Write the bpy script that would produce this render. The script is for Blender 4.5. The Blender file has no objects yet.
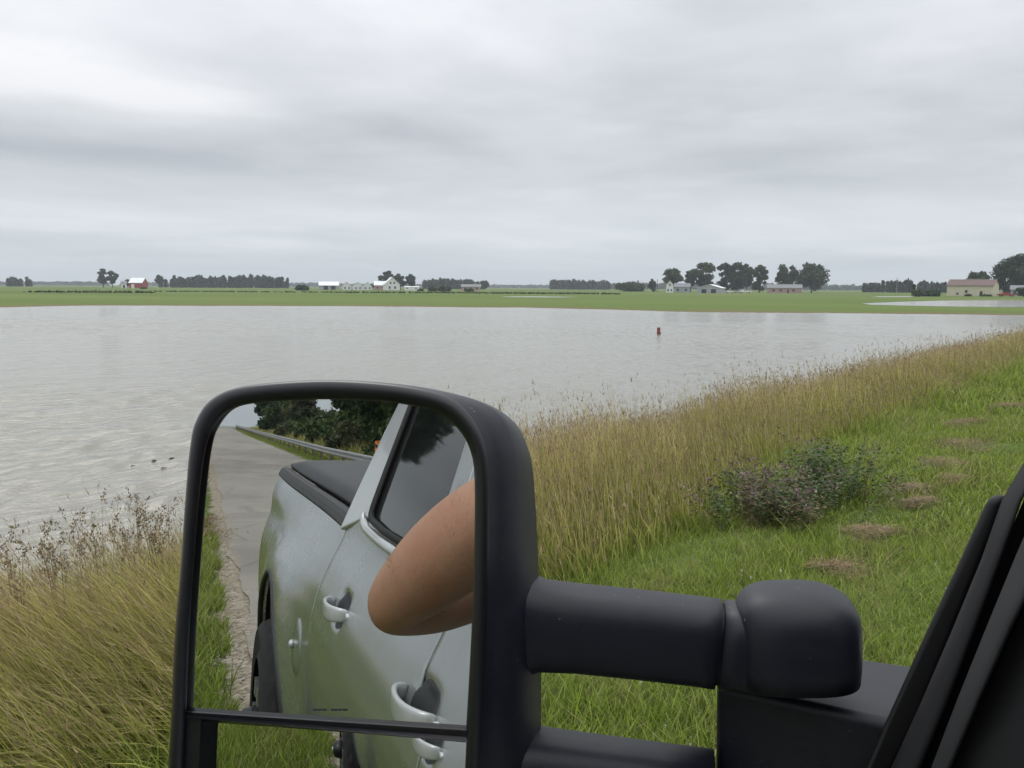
import bpy, math, random
import numpy as np
from mathutils import Vector
random.seed(7); rng = np.random.default_rng(7)
S = bpy.context.scene; COL = S.collection
R = math.radians
# ------------------------------------------------------------------ camera frame (metres; x = along the truck, y = left, z = up)
FOC = 900.0; CAMZ = 1.8
C0 = np.array([0., 0., CAMZ])
def axes(az=37.7, pitch=math.degrees(math.atan(97/900)), roll=0.34):
    a, p, k = R(az), R(pitch), R(roll)
    fw = np.array([math.cos(a)*math.cos(p), math.sin(a)*math.cos(p), -math.sin(p)])
    r = np.array([math.sin(a), -math.cos(a), 0.]); u = np.cross(r, fw)
    return fw, r*math.cos(k)+u*math.sin(k), -r*math.sin(k)+u*math.cos(k)
FW, RT, UP = axes()
def ray(x, y):
    d = FW*FOC+RT*(x-512)+UP*(384-y); return d/np.linalg.norm(d)
def on_plane(x, y, p0, n):
    d = ray(x, y); return C0+d*(((np.asarray(p0)-C0)@n)/(d@n))
def at_depth(x, y, z):                       # z = distance along the optical axis
    d = ray(x, y); return C0+d*(z/(d@FW))
def on_z(x, y, zz):
    d = ray(x, y); return C0+d*((zz-CAMZ)/d[2])
_d = ray(205, 425); GN = np.array([-1, 0, 0.])-_d; GN /= np.linalg.norm(GN)     # normal of the main mirror glass
GM = C0+ray(330, 560)*.65
# ------------------------------------------------------------------ helpers
def link(o, parent=None):
    COL.objects.link(o)
    if parent is not None: o.parent = parent
    return o
def tag(o, label=None, cat=None, group=None, kind=None):
    if label: o['label'] = label
    if cat: o['category'] = cat
    if group: o['group'] = group
    if kind: o['kind'] = kind
    return o
def empty(name, loc, rz=0):
    o = bpy.data.objects.new(name, None); o.location = tuple(float(v) for v in loc); o.rotation_euler = (0, 0, rz)
    o.empty_display_size = .2; return link(o)
def mesh_obj(name, V, F, m, parent=None, smooth=False, world=False):
    me = bpy.data.meshes.new(name)
    V = [tuple(float(c) for c in v) for v in V]
    if parent is not None and world:
        l = parent.location; V = [(v[0]-l[0], v[1]-l[1], v[2]-l[2]) for v in V]
    me.from_pydata(V, [], F); me.update()
    me.materials.append(m)
    if smooth: me.polygons.foreach_set('use_smooth', [True]*len(me.polygons))
    return link(bpy.data.objects.new(name, me), parent)
def fast_mesh(name, V, tris, quads, m, attr=None, parent=None, smooth=False):
    me = bpy.data.meshes.new(name)
    V = np.ascontiguousarray(V, np.float32).reshape(-1, 3)
    nt, nq = len(tris), len(quads)
    me.vertices.add(len(V)); me.vertices.foreach_set('co', V.ravel())
    me.loops.add(nt*3+nq*4); me.polygons.add(nt+nq)
    me.loops.foreach_set('vertex_index', np.concatenate([np.asarray(tris, np.int32).ravel(), np.asarray(quads, np.int32).ravel()]))
    st = np.concatenate([np.arange(nt)*3, nt*3+np.arange(nq)*4]).astype(np.int32)
    me.polygons.foreach_set('loop_start', st)
    if smooth: me.polygons.foreach_set('use_smooth', np.ones(nt+nq, bool))
    me.update(calc_edges=True)
    if attr is not None:
        a = me.color_attributes.new('vary', 'FLOAT_COLOR', 'POINT')
        a.data.foreach_set('color', np.ascontiguousarray(attr, np.float32).ravel())
    me.materials.append(m)
    return link(bpy.data.objects.new(name, me), parent)
class MB:
    def __init__(s): s.V = []; s.F = []
    def add(s, V, F):
        n = len(s.V); s.V += [tuple(v) for v in V]; s.F += [tuple(i+n for i in f) for f in F]; return s
    def box(s, c, d, rz=0):
        x, y, z = d[0]/2, d[1]/2, d[2]/2; ca, sa = math.cos(rz), math.sin(rz)
        V = []
        for sx, sy, sz in ((-1,-1,-1),(1,-1,-1),(1,1,-1),(-1,1,-1),(-1,-1,1),(1,-1,1),(1,1,1),(-1,1,1)):
            px, py = sx*x, sy*y
            V.append((c[0]+px*ca-py*sa, c[1]+px*sa+py*ca, c[2]+sz*z))
        return s.add(V, [(0,3,2,1),(4,5,6,7),(0,1,5,4),(1,2,6,5),(2,3,7,6),(3,0,4,7)])
    def tube(s, pts, rad, n=8, cap=True, sq=None):
        pts = [np.asarray(p, float) for p in pts]
        if not hasattr(rad, '__len__'): rad = [rad]*len(pts)
        rings = []; ref = None
        for i, p in enumerate(pts):
            t = pts[min(i+1, len(pts)-1)]-pts[max(i-1, 0)]; t = t/(np.linalg.norm(t)+1e-9)
            if ref is None: ref = np.array([0, 0, 1.]) if abs(t[2]) < .9 else np.array([1., 0, 0])
            a = np.cross(t, ref); a /= np.linalg.norm(a); b = np.cross(a, t); ref = b
            ring = []
            for k in range(n):
                th = 2*math.pi*k/n; c, q = math.cos(th), math.sin(th)
                ra = rad[i] if not hasattr(rad[i], '__len__') else None
                ea, eb = (ra, ra) if ra is not None else rad[i]
                if sq: c = math.copysign(abs(c)**sq, c); q = math.copysign(abs(q)**sq, q)
                ring.append(p+a*ea*c+b*eb*q)
            rings.append(ring)
        V = [v for r in rings for v in r]; F = []
        for i in range(len(rings)-1):
            for k in range(n):
                F.append((i*n+k, i*n+(k+1) % n, (i+1)*n+(k+1) % n, (i+1)*n+k))
        if cap: F.append(tuple(range(n-1, -1, -1))); F.append(tuple((len(rings)-1)*n+k for k in range(n)))
        return s.add(V, F)
    def build(s, name, m, parent=None, smooth=False, bevel=0, world=False, seg=2, sharp=None):
        o = mesh_obj(name, s.V, s.F, m, parent, smooth, world)
        if bevel:
            b = o.modifiers.new('bevel', 'BEVEL'); b.width = bevel; b.segments = seg; b.limit_method = 'ANGLE'; b.angle_limit = R(40)
            w = o.modifiers.new('wn', 'WEIGHTED_NORMAL'); o.data.polygons.foreach_set('use_smooth', [True]*len(o.data.polygons))
        return o
# ------------------------------------------------------------------ materials
def mat(name):
    m = bpy.data.materials.new(name); m.use_nodes = True; nt = m.node_tree
    return m, nt, nt.nodes['Principled BSDF']
def N(nt, t, **k):
    n = nt.nodes.new(t)
    for a, v in k.items():
        if a in n.inputs.keys() if hasattr(n.inputs, 'keys') else False: n.inputs[a].default_value = v
        else: setattr(n, a, v)
    return n
def noise(nt, scale, detail=4, rough=.55, coord='Object', stretch=None):
    tc = nt.nodes.new('ShaderNodeTexCoord'); n = nt.nodes.new('ShaderNodeTexNoise')
    n.inputs['Scale'].default_value = scale; n.inputs['Detail'].default_value = detail; n.inputs['Roughness'].default_value = rough
    src = tc.outputs[coord]
    if stretch:
        mp = nt.nodes.new('ShaderNodeMapping'); mp.inputs['Scale'].default_value = stretch[:3]
        if len(stretch) > 3: mp.inputs['Rotation'].default_value = (0, 0, stretch[3])
        nt.links.new(src, mp.inputs[0]); src = mp.outputs[0]
    nt.links.new(src, n.inputs['Vector']); return n
def ramp(nt, src, stops):
    r = nt.nodes.new('ShaderNodeValToRGB'); e = r.color_ramp.elements
    while len(e) < len(stops): e.new(.5)
    for i, (p, c) in enumerate(stops):
        e[i].position = p; e[i].color = (*c, 1) if len(c) == 3 else c
    nt.links.new(src, r.inputs[0]); return r
def mixc(nt, fac, a, b, bt='MIX'):
    m = nt.nodes.new('ShaderNodeMix'); m.data_type = 'RGBA'; m.blend_type = bt
    for sock, v in ((m.inputs[0], fac), (m.inputs[6], a), (m.inputs[7], b)):
        if isinstance(v, bpy.types.NodeSocket): nt.links.new(v, sock)
        elif isinstance(v, (int, float)): sock.default_value = v
        else: sock.default_value = (*v, 1)
    return m.outputs[2]
def bump(nt, src, strength, dist, bsdf):
    b = nt.nodes.new('ShaderNodeBump'); b.inputs['Strength'].default_value = strength; b.inputs['Distance'].default_value = dist
    nt.links.new(src, b.inputs['Height']); nt.links.new(b.outputs[0], bsdf.inputs['Normal']); return b
def simple(name, col, rough=.6, var=.15, scale=6, metal=0, bmp=0, bscale=200, coat=0, spec=.5, bdist=.001):
    m, nt, b = mat(name)
    n = noise(nt, scale, 5)
    lo = tuple(c*(1-var) for c in col); hi = tuple(min(1, c*(1+var)) for c in col)
    r = ramp(nt, n.outputs['Fac'], [(.3, lo), (.7, hi)]); nt.links.new(r.outputs[0], b.inputs['Base Color'])
    b.inputs['Roughness'].default_value = rough; b.inputs['Metallic'].default_value = metal
    b.inputs['Coat Weight'].default_value = coat; b.inputs['Specular IOR Level'].default_value = spec
    if bmp: bump(nt, noise(nt, bscale, 3).outputs['Fac'], bmp, bdist, b)
    return m
M = {}
M['plastic'] = simple('grained_black_plastic', (.0085, .0100, .0185), .48, .10, 30, bmp=.25, bscale=1400, spec=.42, bdist=.0004)
_nt = M['plastic'].node_tree; _b = _nt.nodes['Principled BSDF']; _src = _b.inputs['Base Color'].links[0].from_socket
_d = ramp(_nt, noise(_nt, 190, 2, .5).outputs['Fac'], [(.755, (0, 0, 0)), (.78, (1, 1, 1))]); _sm = ramp(_nt, noise(_nt, 7, 6, .7, stretch=(1, 1, 3)).outputs['Fac'], [(.45, (0, 0, 0)), (.8, (.5, .5, .5))])
_c = mixc(_nt, _sm.outputs[0], _src, (.035, .034, .034)); _nt.links.new(mixc(_nt, _d.outputs[0], _c, (.16, .155, .14)), _b.inputs['Base Color'])
M['plastic_gloss'] = simple('black_bezel_plastic', (.010, .0105, .014), .33, .1, 20)
M['rubber'] = simple('rubber_seal', (.004, .004, .005), .6, .2, 30)
M['trim'] = simple('dark_interior_trim', (.010, .010, .012), .75, .12, 60, bmp=.2, bscale=900, bdist=.0004)
M['trim_grey'] = simple('charcoal_pillar_trim', (.017, .0175, .019), .7, .12, 40, bmp=.2, bscale=900, bdist=.0004)
M['cup'] = simple('handle_cup_grey', (.045, .048, .052), .5, .1, 20)
M['tyre'] = simple('tyre_rubber', (.018, .018, .019), .8, .25, 12, bmp=.3, bscale=60, bdist=.003)
M['rim'] = simple('alloy_rim', (.55, .56, .58), .3, .05, 10, metal=.9)
M['tonneau'] = simple('black_vinyl_cover', (.040, .042, .046), .5, .15, 4, bmp=.3, bscale=500, bdist=.0006)
M['railcap'] = simple('bed_rail_plastic', (.030, .031, .033), .5, .12, 10)
M['cloth'] = simple('shirt_cotton', (.06, .065, .08), .9, .1, 20)
M['denim'] = simple('denim', (.04, .055, .09), .9, .2, 30)
M['hair'] = simple('brown_hair', (.05, .03, .02), .7, .3, 60)
M['seat'] = simple('seat_fabric', (.05, .05, .055), .85, .1, 20)
# silver paint
m, nt, b = mat('silver_metallic_paint'); M['paint'] = m
n = noise(nt, 900, 2); r = ramp(nt, n.outputs['Fac'], [(.35, (.485, .51, .525)), (.7, (.495, .52, .535))])
d = noise(nt, 2.2, 6, .65); dr = ramp(nt, d.outputs['Fac'], [(.35, (.86, .85, .82)), (.62, (1, 1, 1))])
nt.links.new(mixc(nt, 1.0, r.outputs[0], dr.outputs[0], 'MULTIPLY'), b.inputs['Base Color'])
b.inputs['Metallic'].default_value = .75; b.inputs['Coat Weight'].default_value = .7; b.inputs['Coat Roughness'].default_value = .09
rr = ramp(nt, d.outputs['Fac'], [(.3, (.34,)*3), (.7, (.24,)*3)]); nt.links.new(rr.outputs[0], b.inputs['Roughness'])
M['paint_bright'] = simple('satin_silver_paint', (.66, .68, .70), .28, .04, 10, metal=.35, coat=.6)
# dark window glass
m, nt, b = mat('tinted_window_glass'); M['tint'] = m
b.inputs['Base Color'].default_value = (.012, .013, .014, 1); b.inputs['Roughness'].default_value = .02; b.inputs['IOR'].default_value = 1.52
n = noise(nt, 7, 4); rr = ramp(nt, n.outputs['Fac'], [(.3, (.02,)*3), (.8, (.07,)*3)]); nt.links.new(rr.outputs[0], b.inputs['Roughness'])
# clear windscreen
m, nt, b = mat('clear_glass'); M['glass'] = m
b.inputs['Base Color'].default_value = (.75, .8, .78, 1); b.inputs['Transmission Weight'].default_value = .95; b.inputs['Roughness'].default_value = .01; b.inputs['IOR'].default_value = 1.05
# mirror glass
m, nt, b = mat('mirror_glass'); M['mirror'] = m
b.inputs['Base Color'].default_value = (.64, .655, .64, 1); b.inputs['Metallic'].default_value = 1; b.inputs['Roughness'].default_value = 0.0
# skin
m, nt, b = mat('sun_tanned_skin'); M['skin'] = m
n = noise(nt, 9, 6, .6); r = ramp(nt, n.outputs['Fac'], [(.3, (.37, .195, .120)), (.5, (.49, .275, .175)), (.7, (.45, .215, .135))])
fr = noise(nt, 160, 3, .6); frr = ramp(nt, fr.outputs['Fac'], [(.60, (1, 1, 1)), (.78, (.86, .76, .70))])
nt.links.new(mixc(nt, .8, r.outputs[0], frr.outputs[0], 'MULTIPLY'), b.inputs['Base Color'])
b.inputs['Roughness'].default_value = .52; b.inputs['Subsurface Weight'].default_value = .12; b.inputs['Subsurface Scale'].default_value = .01
b.inputs['Subsurface Radius'].default_value = (1, .35, .2)
bump(nt, noise(nt, 260, 5, .7, stretch=(1, 1, .35)).outputs['Fac'], .35, .0014, b)

def blade_mat(name, cols, alt, rough=.55, trans=.3, g=1.0, lo=.42):
    """cols: stops along the blade; alt: second set mixed in by the dryness channel"""
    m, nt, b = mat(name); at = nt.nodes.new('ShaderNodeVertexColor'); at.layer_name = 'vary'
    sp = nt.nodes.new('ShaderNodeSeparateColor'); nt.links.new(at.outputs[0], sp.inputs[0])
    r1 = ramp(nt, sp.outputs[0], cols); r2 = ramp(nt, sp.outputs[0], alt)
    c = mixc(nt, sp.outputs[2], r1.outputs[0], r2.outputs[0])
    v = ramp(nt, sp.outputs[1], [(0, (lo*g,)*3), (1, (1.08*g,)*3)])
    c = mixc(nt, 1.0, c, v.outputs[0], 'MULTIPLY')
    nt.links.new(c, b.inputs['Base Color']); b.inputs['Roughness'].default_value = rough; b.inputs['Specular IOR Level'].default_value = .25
    tr = nt.nodes.new('ShaderNodeBsdfTranslucent'); nt.links.new(c, tr.inputs[0])
    mx = nt.nodes.new('ShaderNodeMixShader'); mx.inputs[0].default_value = trans
    nt.links.new(b.outputs[0], mx.inputs[1]); nt.links.new(tr.outputs[0], mx.inputs[2]); nt.links.new(mx.outputs[0], nt.nodes['Material Output'].inputs[0])
    return m
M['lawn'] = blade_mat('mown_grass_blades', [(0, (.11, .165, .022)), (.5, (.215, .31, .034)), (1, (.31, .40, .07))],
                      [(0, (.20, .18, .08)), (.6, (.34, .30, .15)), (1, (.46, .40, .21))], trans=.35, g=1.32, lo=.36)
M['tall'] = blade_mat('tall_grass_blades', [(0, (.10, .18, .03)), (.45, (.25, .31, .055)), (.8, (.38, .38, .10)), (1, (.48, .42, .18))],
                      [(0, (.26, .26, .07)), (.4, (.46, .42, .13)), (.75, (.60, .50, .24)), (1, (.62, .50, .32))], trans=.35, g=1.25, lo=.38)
M['seed'] = blade_mat('grass_seed_heads', [(0, (.50, .39, .22)), (1, (.54, .40, .27))], [(0, (.32, .21, .15)), (1, (.38, .25, .19))], trans=.2)
M['straw'] = blade_mat('dry_straw', [(0, (.30, .21, .11)), (1, (.50, .37, .20))], [(0, (.20, .13, .07)), (1, (.38, .27, .15))], trans=.15)
M['docks'] = blade_mat('dock_seeds', [(0, (.22, .22, .08)), (.5, (.38, .30, .17)), (1, (.30, .21, .13))], [(0, (.32, .26, .14)), (1, (.19, .13, .09))], trans=.1)
M['weedleaf'] = blade_mat('weed_leaves', [(0, (.07, .125, .035)), (1, (.12, .20, .065))], [(0, (.19, .17, .07)), (1, (.28, .18, .14))], trans=.2)
M['flower'] = blade_mat('pale_pink_flowers', [(0, (.36, .24, .28)), (1, (.5, .36, .42))], [(0, (.14, .09, .08)), (1, (.22, .13, .12))], trans=.2)
def leaf_mat(name, a, b_, trans=.22):
    return blade_mat(name, [(0, a), (1, b_)], [(0, tuple(c*.6 for c in a)), (1, tuple(c*.85 for c in b_))], .6, trans)
M['leaf_far'] = leaf_mat('far_tree_leaves', (.040, .088, .022), (.078, .142, .038))
M['leaf_dark'] = leaf_mat('dark_tree_leaves', (.028, .068, .026), (.056, .112, .040))
M['leaf_green'] = leaf_mat('green_tree_leaves', (.050, .092, .026), (.095, .150, .042))
M['leaf_pale'] = leaf_mat('pale_shrub_leaves', (.08, .10, .04), (.14, .16, .07))
M['bark'] = simple('bark', (.10, .085, .07), .9, .3, 8)
# asphalt (chip seal), gravel shoulder, verge soil
m, nt, b = mat('worn_chip_seal_asphalt'); M['road'] = m
n = noise(nt, .55, 6, .6, stretch=(.25, 1, 1)); n2 = noise(nt, 150, 3, .7)
r = ramp(nt, n.outputs['Fac'], [(.3, (.27, .25, .215)), (.55, (.33, .31, .27)), (.75, (.37, .35, .305))])
r2 = ramp(nt, n2.outputs['Fac'], [(.3, (.60, .60, .60)), (.6, (1, 1, 1))])
base_ = mixc(nt, 1, r.outputs[0], r2.outputs[0], 'MULTIPLY')
vc = nt.nodes.new('ShaderNodeTexVoronoi'); vc.feature = 'DISTANCE_TO_EDGE'; vc.inputs['Scale'].default_value = .35; nw = noise(nt, 1.1, 5, .7); tcx = nt.nodes.new('ShaderNodeTexCoord')
wv_ = mixc(nt, .35, (0, 0, 0), nw.outputs['Color']); av = nt.nodes.new('ShaderNodeVectorMath'); nt.links.new(tcx.outputs['Object'], av.inputs[0]); nt.links.new(wv_, av.inputs[1]); nt.links.new(av.outputs[0], vc.inputs['Vector'])
ck = ramp(nt, vc.outputs['Distance'], [(0, (.45, .44, .42)), (.018, (1, 1, 1))]); base_ = mixc(nt, .4, base_, ck.outputs[0], 'MULTIPLY')
pt = ramp(nt, noise(nt, .22, 3, .5).outputs['Fac'], [(.50, (1, 1, 1)), (.56, (.84, .84, .85))]); base_ = mixc(nt, 1, base_, pt.outputs[0], 'MULTIPLY')
tc = nt.nodes.new('ShaderNodeTexCoord'); sx = nt.nodes.new('ShaderNodeSeparateXYZ'); nt.links.new(tc.outputs['Object'], sx.inputs[0])
vr = nt.nodes.new('ShaderNodeTexVoronoi'); vr.inputs['Scale'].default_value = 28; nt.links.new(tc.outputs['Object'], vr.inputs['Vector'])
vg = ramp(nt, vr.outputs['Color'], [(0, (.15, .115, .085)), (.5, (.30, .255, .20)), (1, (.46, .42, .36))])
wb = noise(nt, 1.3, 7, .72); ma = nt.nodes.new('ShaderNodeMath'); ma.operation = 'MULTIPLY_ADD'; ma.inputs[1].default_value = 1.5
nt.links.new(wb.outputs['Fac'], ma.inputs[0]); nt.links.new(sx.outputs[1], ma.inputs[2]); mk = ramp(nt, ma.outputs[0], [(.82, (0, 0, 0)), (1.02 if False else 1.0, (1, 1, 1))])
nt.links.new(mixc(nt, mk.outputs[0], base_, vg.outputs[0]), b.inputs['Base Color']); b.inputs['Roughness'].default_value = .9
bump(nt, n2.outputs['Fac'], .5, .01, b)
m, nt, b = mat('verge_soil_and_gravel'); M['verge'] = m
tc = nt.nodes.new('ShaderNodeTexCoord'); sx = nt.nodes.new('ShaderNodeSeparateXYZ'); nt.links.new(tc.outputs['Object'], sx.inputs[0])
vor = nt.nodes.new('ShaderNodeTexVoronoi'); vor.inputs['Scale'].default_value = 28; nt.links.new(tc.outputs['Object'], vor.inputs['Vector'])
gr = ramp(nt, vor.outputs['Color'], [(0, (.16, .13, .10)), (.5, (.30, .26, .20)), (1, (.46, .42, .36))])
soil = ramp(nt, noise(nt, 3, 6).outputs['Fac'], [(.3, (.06, .085, .02)), (.55, (.09, .13, .03)), (.75, (.16, .14, .06))])
wob = noise(nt, 1.6, 5, .65); m0 = nt.nodes.new('ShaderNodeMath'); m0.operation = 'ADD'; m0.inputs[1].default_value = 2.3; nt.links.new(sx.outputs[1], m0.inputs[0]); m1 = nt.nodes.new('ShaderNodeMath'); m1.operation = 'ABSOLUTE'; nt.links.new(m0.outputs[0], m1.inputs[0]); m2 = nt.nodes.new('ShaderNodeMath'); m2.operation = 'SUBTRACT'; m2.inputs[1].default_value = 2.3; nt.links.new(m1.outputs[0], m2.inputs[0]); mm = nt.nodes.new('ShaderNodeMath'); mm.operation = 'MULTIPLY_ADD'; mm.inputs[1].default_value = .55
nt.links.new(wob.outputs['Fac'], mm.inputs[0]); nt.links.new(m2.outputs[0], mm.inputs[2])
f = ramp(nt, mm.outputs[0], [(.60, (0, 0, 0)), (.68, (1, 1, 1))])
nt.links.new(mixc(nt, f.outputs[0], gr.outputs[0], soil.outputs[0]), b.inputs['Base Color']); b.inputs['Roughness'].default_value = .95
bump(nt, vor.outputs['Distance'], .6, .02, b); b.inputs['Specular IOR Level'].default_value = .08
m, nt, b = mat('crop_field_green'); M['field'] = m
n = noise(nt, .012, 6, .6, stretch=(1, .35, 1, R(-52))); n2 = noise(nt, 1.2, 4, .7)
r = ramp(nt, n.outputs['Fac'], [(.32, (.090, .140, .034)), (.5, (.122, .180, .042)), (.68, (.165, .205, .062))])
r2 = ramp(nt, n2.outputs['Fac'], [(.3, (.70, .70, .66)), (.7, (1, 1, 1))])
cc = mixc(nt, 1, r.outputs[0], r2.outputs[0], 'MULTIPLY')
at = nt.nodes.new('ShaderNodeVertexColor'); at.layer_name = 'vary'; sp = nt.nodes.new('ShaderNodeSeparateColor'); nt.links.new(at.outputs[0], sp.inputs[0])
nt.links.new(mixc(nt, sp.outputs[0], cc, (.17, .125, .075)), b.inputs['Base Color']); b.inputs['Roughness'].default_value = .95; b.inputs['Specular IOR Level'].default_value = .1
M['ground'] = simple('pasture_ground', (.10, .13, .04), .95, .3, .05)
# muddy flood water
m, nt, b = mat('muddy_flood_water'); M['water'] = m
b.inputs['Base Color'].default_value = (.235, .23, .19, 1); b.inputs['Roughness'].default_value = .11; b.inputs['IOR'].default_value = 1.33
WR = R(37.7-90)
n = noise(nt, 2.2, 5, .62, stretch=(.42, 1.5, 1, 0))
tcw = n.inputs['Vector'].links[0].from_node; tcw.inputs['Rotation'].default_value = (0, 0, -WR+R(0))
bb = nt.nodes.new('ShaderNodeBump'); bb.inputs['Strength'].default_value = .8; bb.inputs['Distance'].default_value = .12
nl = noise(nt, .55, 3, .6, stretch=(.45, 1.9, 1)); nl.inputs['Vector'].links[0].from_node.inputs['Rotation'].default_value = (0, 0, -WR+R(8))
ad = nt.nodes.new('ShaderNodeMath'); ad.operation = 'MULTIPLY_ADD'; ad.inputs[1].default_value = 1.6
nt.links.new(nl.outputs['Fac'], ad.inputs[0]); nt.links.new(n.outputs['Fac'], ad.inputs[2])
nt.links.new(ad.outputs[0], bb.inputs['Height']); nt.links.new(bb.outputs[0], b.inputs['Normal'])
def wallmat(name, c): return simple(name, c, .8, .08, .6)
M['w_white'] = wallmat('white_siding', (.72, .73, .72)); M['w_tan'] = wallmat('tan_siding', (.56, .52, .39)); M['w_red'] = wallmat('red_barn_boards', (.30, .045, .04))
M['w_grey'] = wallmat('grey_siding', (.34, .37, .40)); M['w_pink'] = wallmat('pink_brick', (.40, .27, .24)); M['r_grey'] = wallmat('grey_shingle_roof', (.20, .21, .22))
M['r_brown'] = wallmat('brown_metal_roof', (.145, .095, .085)); M['r_white'] = wallmat('white_metal_roof', (.78, .80, .82)); M['dark'] = wallmat('dark_opening', (.03, .03, .035))
M['galv'] = simple('galvanised_steel', (.32, .33, .34), .45, .12, 5, metal=.6); M['post'] = simple('rusty_steel_post', (.16, .13, .11), .8, .3, 8)
M['orange'] = simple('orange_sheeting', (.85, .24, .03), .5, .05, 8); M['black'] = simple('black_sheeting', (.02, .02, .02), .5, .1, 8)
M['red'] = simple('faded_red_plastic', (.20, .045, .035), .5, .2, 9); M['carred'] = simple('red_car_paint', (.30, .02, .02), .3, .1, 4, coat=.5)
M['carwhite'] = simple('white_car_paint', (.7, .7, .7), .3, .05, 4, coat=.5); M['steel'] = simple('lattice_steel', (.30, .31, .33), .6, .1, 4, metal=.4)
M['mudbits'] = simple('wet_debris', (.06, .045, .035), .8, .4, 20)

# ------------------------------------------------------------------ ground, road, water, field
def E(x):                                     # the road climbs gently behind the truck
    return np.interp(x, [-420, -300, -200, -150, -110, -65, -45, -30], [-.4, .6, 1.30, .85, .50, .18, .03, 0])
ys = np.array([-60, -40, -25, -14, -9, -7.5, -6.4, -5.9, -5.0, -4.85, .02, .12, .8, 1.4, 2.2, 3.2, 4.0, 4.8, 5.6, 6.6, 7.6, 9, 12])
zv = np.array([-.3, .0, .05, .05, .03, .0, -.02, -.06, -.05, -.02, -.02, .0, -.08, -.13, -.19, -.26, -.34, -.52, -.72, -.98, -1.2, -1.3, -1.35])
ysf = np.unique(np.concatenate([ys, np.arange(.3, 8.2, .2)]))
def vz(y): return np.interp(y, ys, zv)
xs = np.unique(np.concatenate([np.arange(-420, -40, 10), np.arange(-40, -12, 3), np.arange(-12, 16, .3), np.arange(16, 60, 2), np.arange(60, 620, 20)]))
X, Y = np.meshgrid(xs, ysf, indexing='ij')
Z = vz(Y)+np.where(Y < 1, E(X), E(X)*np.clip((8-Y)/7, 0, 1))
Z += .03*np.sin(X*1.3+Y*2)*np.clip((Y-.6), 0, 1)*(np.abs(X) < 60)*np.sin(Y*1.7+X*.4)
def gridfaces(nx, ny):
    i, j = np.meshgrid(np.arange(nx-1), np.arange(ny-1), indexing='ij'); a = (i*ny+j).ravel()
    return np.stack([a, a+ny, a+ny+1, a+1], 1)
o = fast_mesh('verge_ground', np.stack([X, Y, Z], -1).reshape(-1, 3), np.zeros((0, 3)), gridfaces(len(xs), len(ysf)), M['verge'], smooth=True); tag(o, kind='structure')
def gz(x, y): return vz(y)+np.where(y < 1, E(x), E(x)*np.clip((8-y)/7, 0, 1))
yr = np.concatenate([np.linspace(-4.75, -.1, 8), [.13]]); Xr, Yr = np.meshgrid(xs, yr, indexing='ij')
edge = (Yr > 0)*(.045*np.sin(Xr*.9)+.03*np.sin(Xr*2.7+1)+.015*np.sin(Xr*7))
Zr = E(Xr)+np.where(Yr > 0, .006, .03-.004*(Yr+2.2)**2)
o = fast_mesh('road', np.stack([Xr, Yr+edge, Zr], -1).reshape(-1, 3), np.zeros((0, 3)), gridfaces(len(xs), 9), M['road'], smooth=True); tag(o, kind='structure')
# big base sheet
o = mesh_obj('ground', [(-7000, -7000, -1.6), (7000, -7000, -1.6), (7000, 7000, -1.6), (-7000, 7000, -1.6)], [(0, 1, 2, 3)], M['ground']); tag(o, kind='structure')
WZ = -.9
def vn_(x, y): return np.sin(x*.11+y*.07)+np.sin(x*.05-y*.13+2)*.7+np.sin(x*.31+y*.21+1)*.4
# shoreline traced, field beyond
sh_px = [(-500, 312), (-200, 308.5), (-40, 308.5), (40, 306.5), (90, 305.6), (250, 305.8), (400, 306.6), (520, 307.6), (600, 309.5), (700, 312), (850, 313.5), (1024, 315), (1100, 316), (1160, 318)]
sp_ = np.array([on_z(x, y, WZ) for x, y in sh_px])
u = sp_@np.array([math.sin(R(37.7)), -math.cos(R(37.7)), 0]); v = sp_@np.array([math.cos(R(37.7)), math.sin(R(37.7)), 0])
RH = np.array([math.sin(R(37.7)), -math.cos(R(37.7))]); FH = np.array([math.cos(R(37.7)), math.sin(R(37.7))])
us = np.linspace(u[0], u[-1], 260); vs = np.interp(us, u, v)+.8*np.sin(us*.21)+.5*np.sin(us*.53+1)+.3*np.sin(us*1.3)
dv = np.array([-4, -1, 0, 1, 2.5, 5, 9, 15, 30, 60, 120, 240, 480, 1000, 2500, 6500.])
zf = np.array([-1.3, -1.0, -.9, -.87, -.84, -.82, -.81, -.80, -.80, -.80, -.80, -.80, -.80, -.80, -.8, -.8])
wet = np.array([1, 1, 1, .9, .55, .25, .1, .03, 0, 0, 0, 0, 0, 0, 0, 0])
U, DV = np.meshgrid(us, dv, indexing='ij'); VV = vs[:, None]+DV; UU = U*(1+DV/110.)    # fans out with distance
P = UU[..., None]*RH+VV[..., None]*FH
FX = np.concatenate([P, np.broadcast_to(zf, U.shape)[..., None]], -1)
wv = np.broadcast_to(wet, U.shape)*(1+.3*np.sin(U*.3))
o = fast_mesh('field', FX.reshape(-1, 3), np.zeros((0, 3)), gridfaces(len(us), len(dv))[:, ::-1], M['field'], attr=np.stack([np.clip(wv, 0, 1)]*3+[np.ones_like(wv)], -1).reshape(-1, 4), smooth=True); tag(o, kind='structure')
rr_ = np.concatenate([np.geomspace(5.4, 130, 640), np.geomspace(136, 700, 40)]); aa_ = np.radians(np.concatenate([np.linspace(1, 22, 60), np.linspace(22.1, 70, 330), np.linspace(70.3, 178, 140)]))
RR, AA = np.meshgrid(rr_, aa_, indexing='ij'); wx, wy = RR*np.cos(AA), RR*np.sin(AA); wz = np.zeros_like(wx); rw = np.random.default_rng(11)
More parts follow.
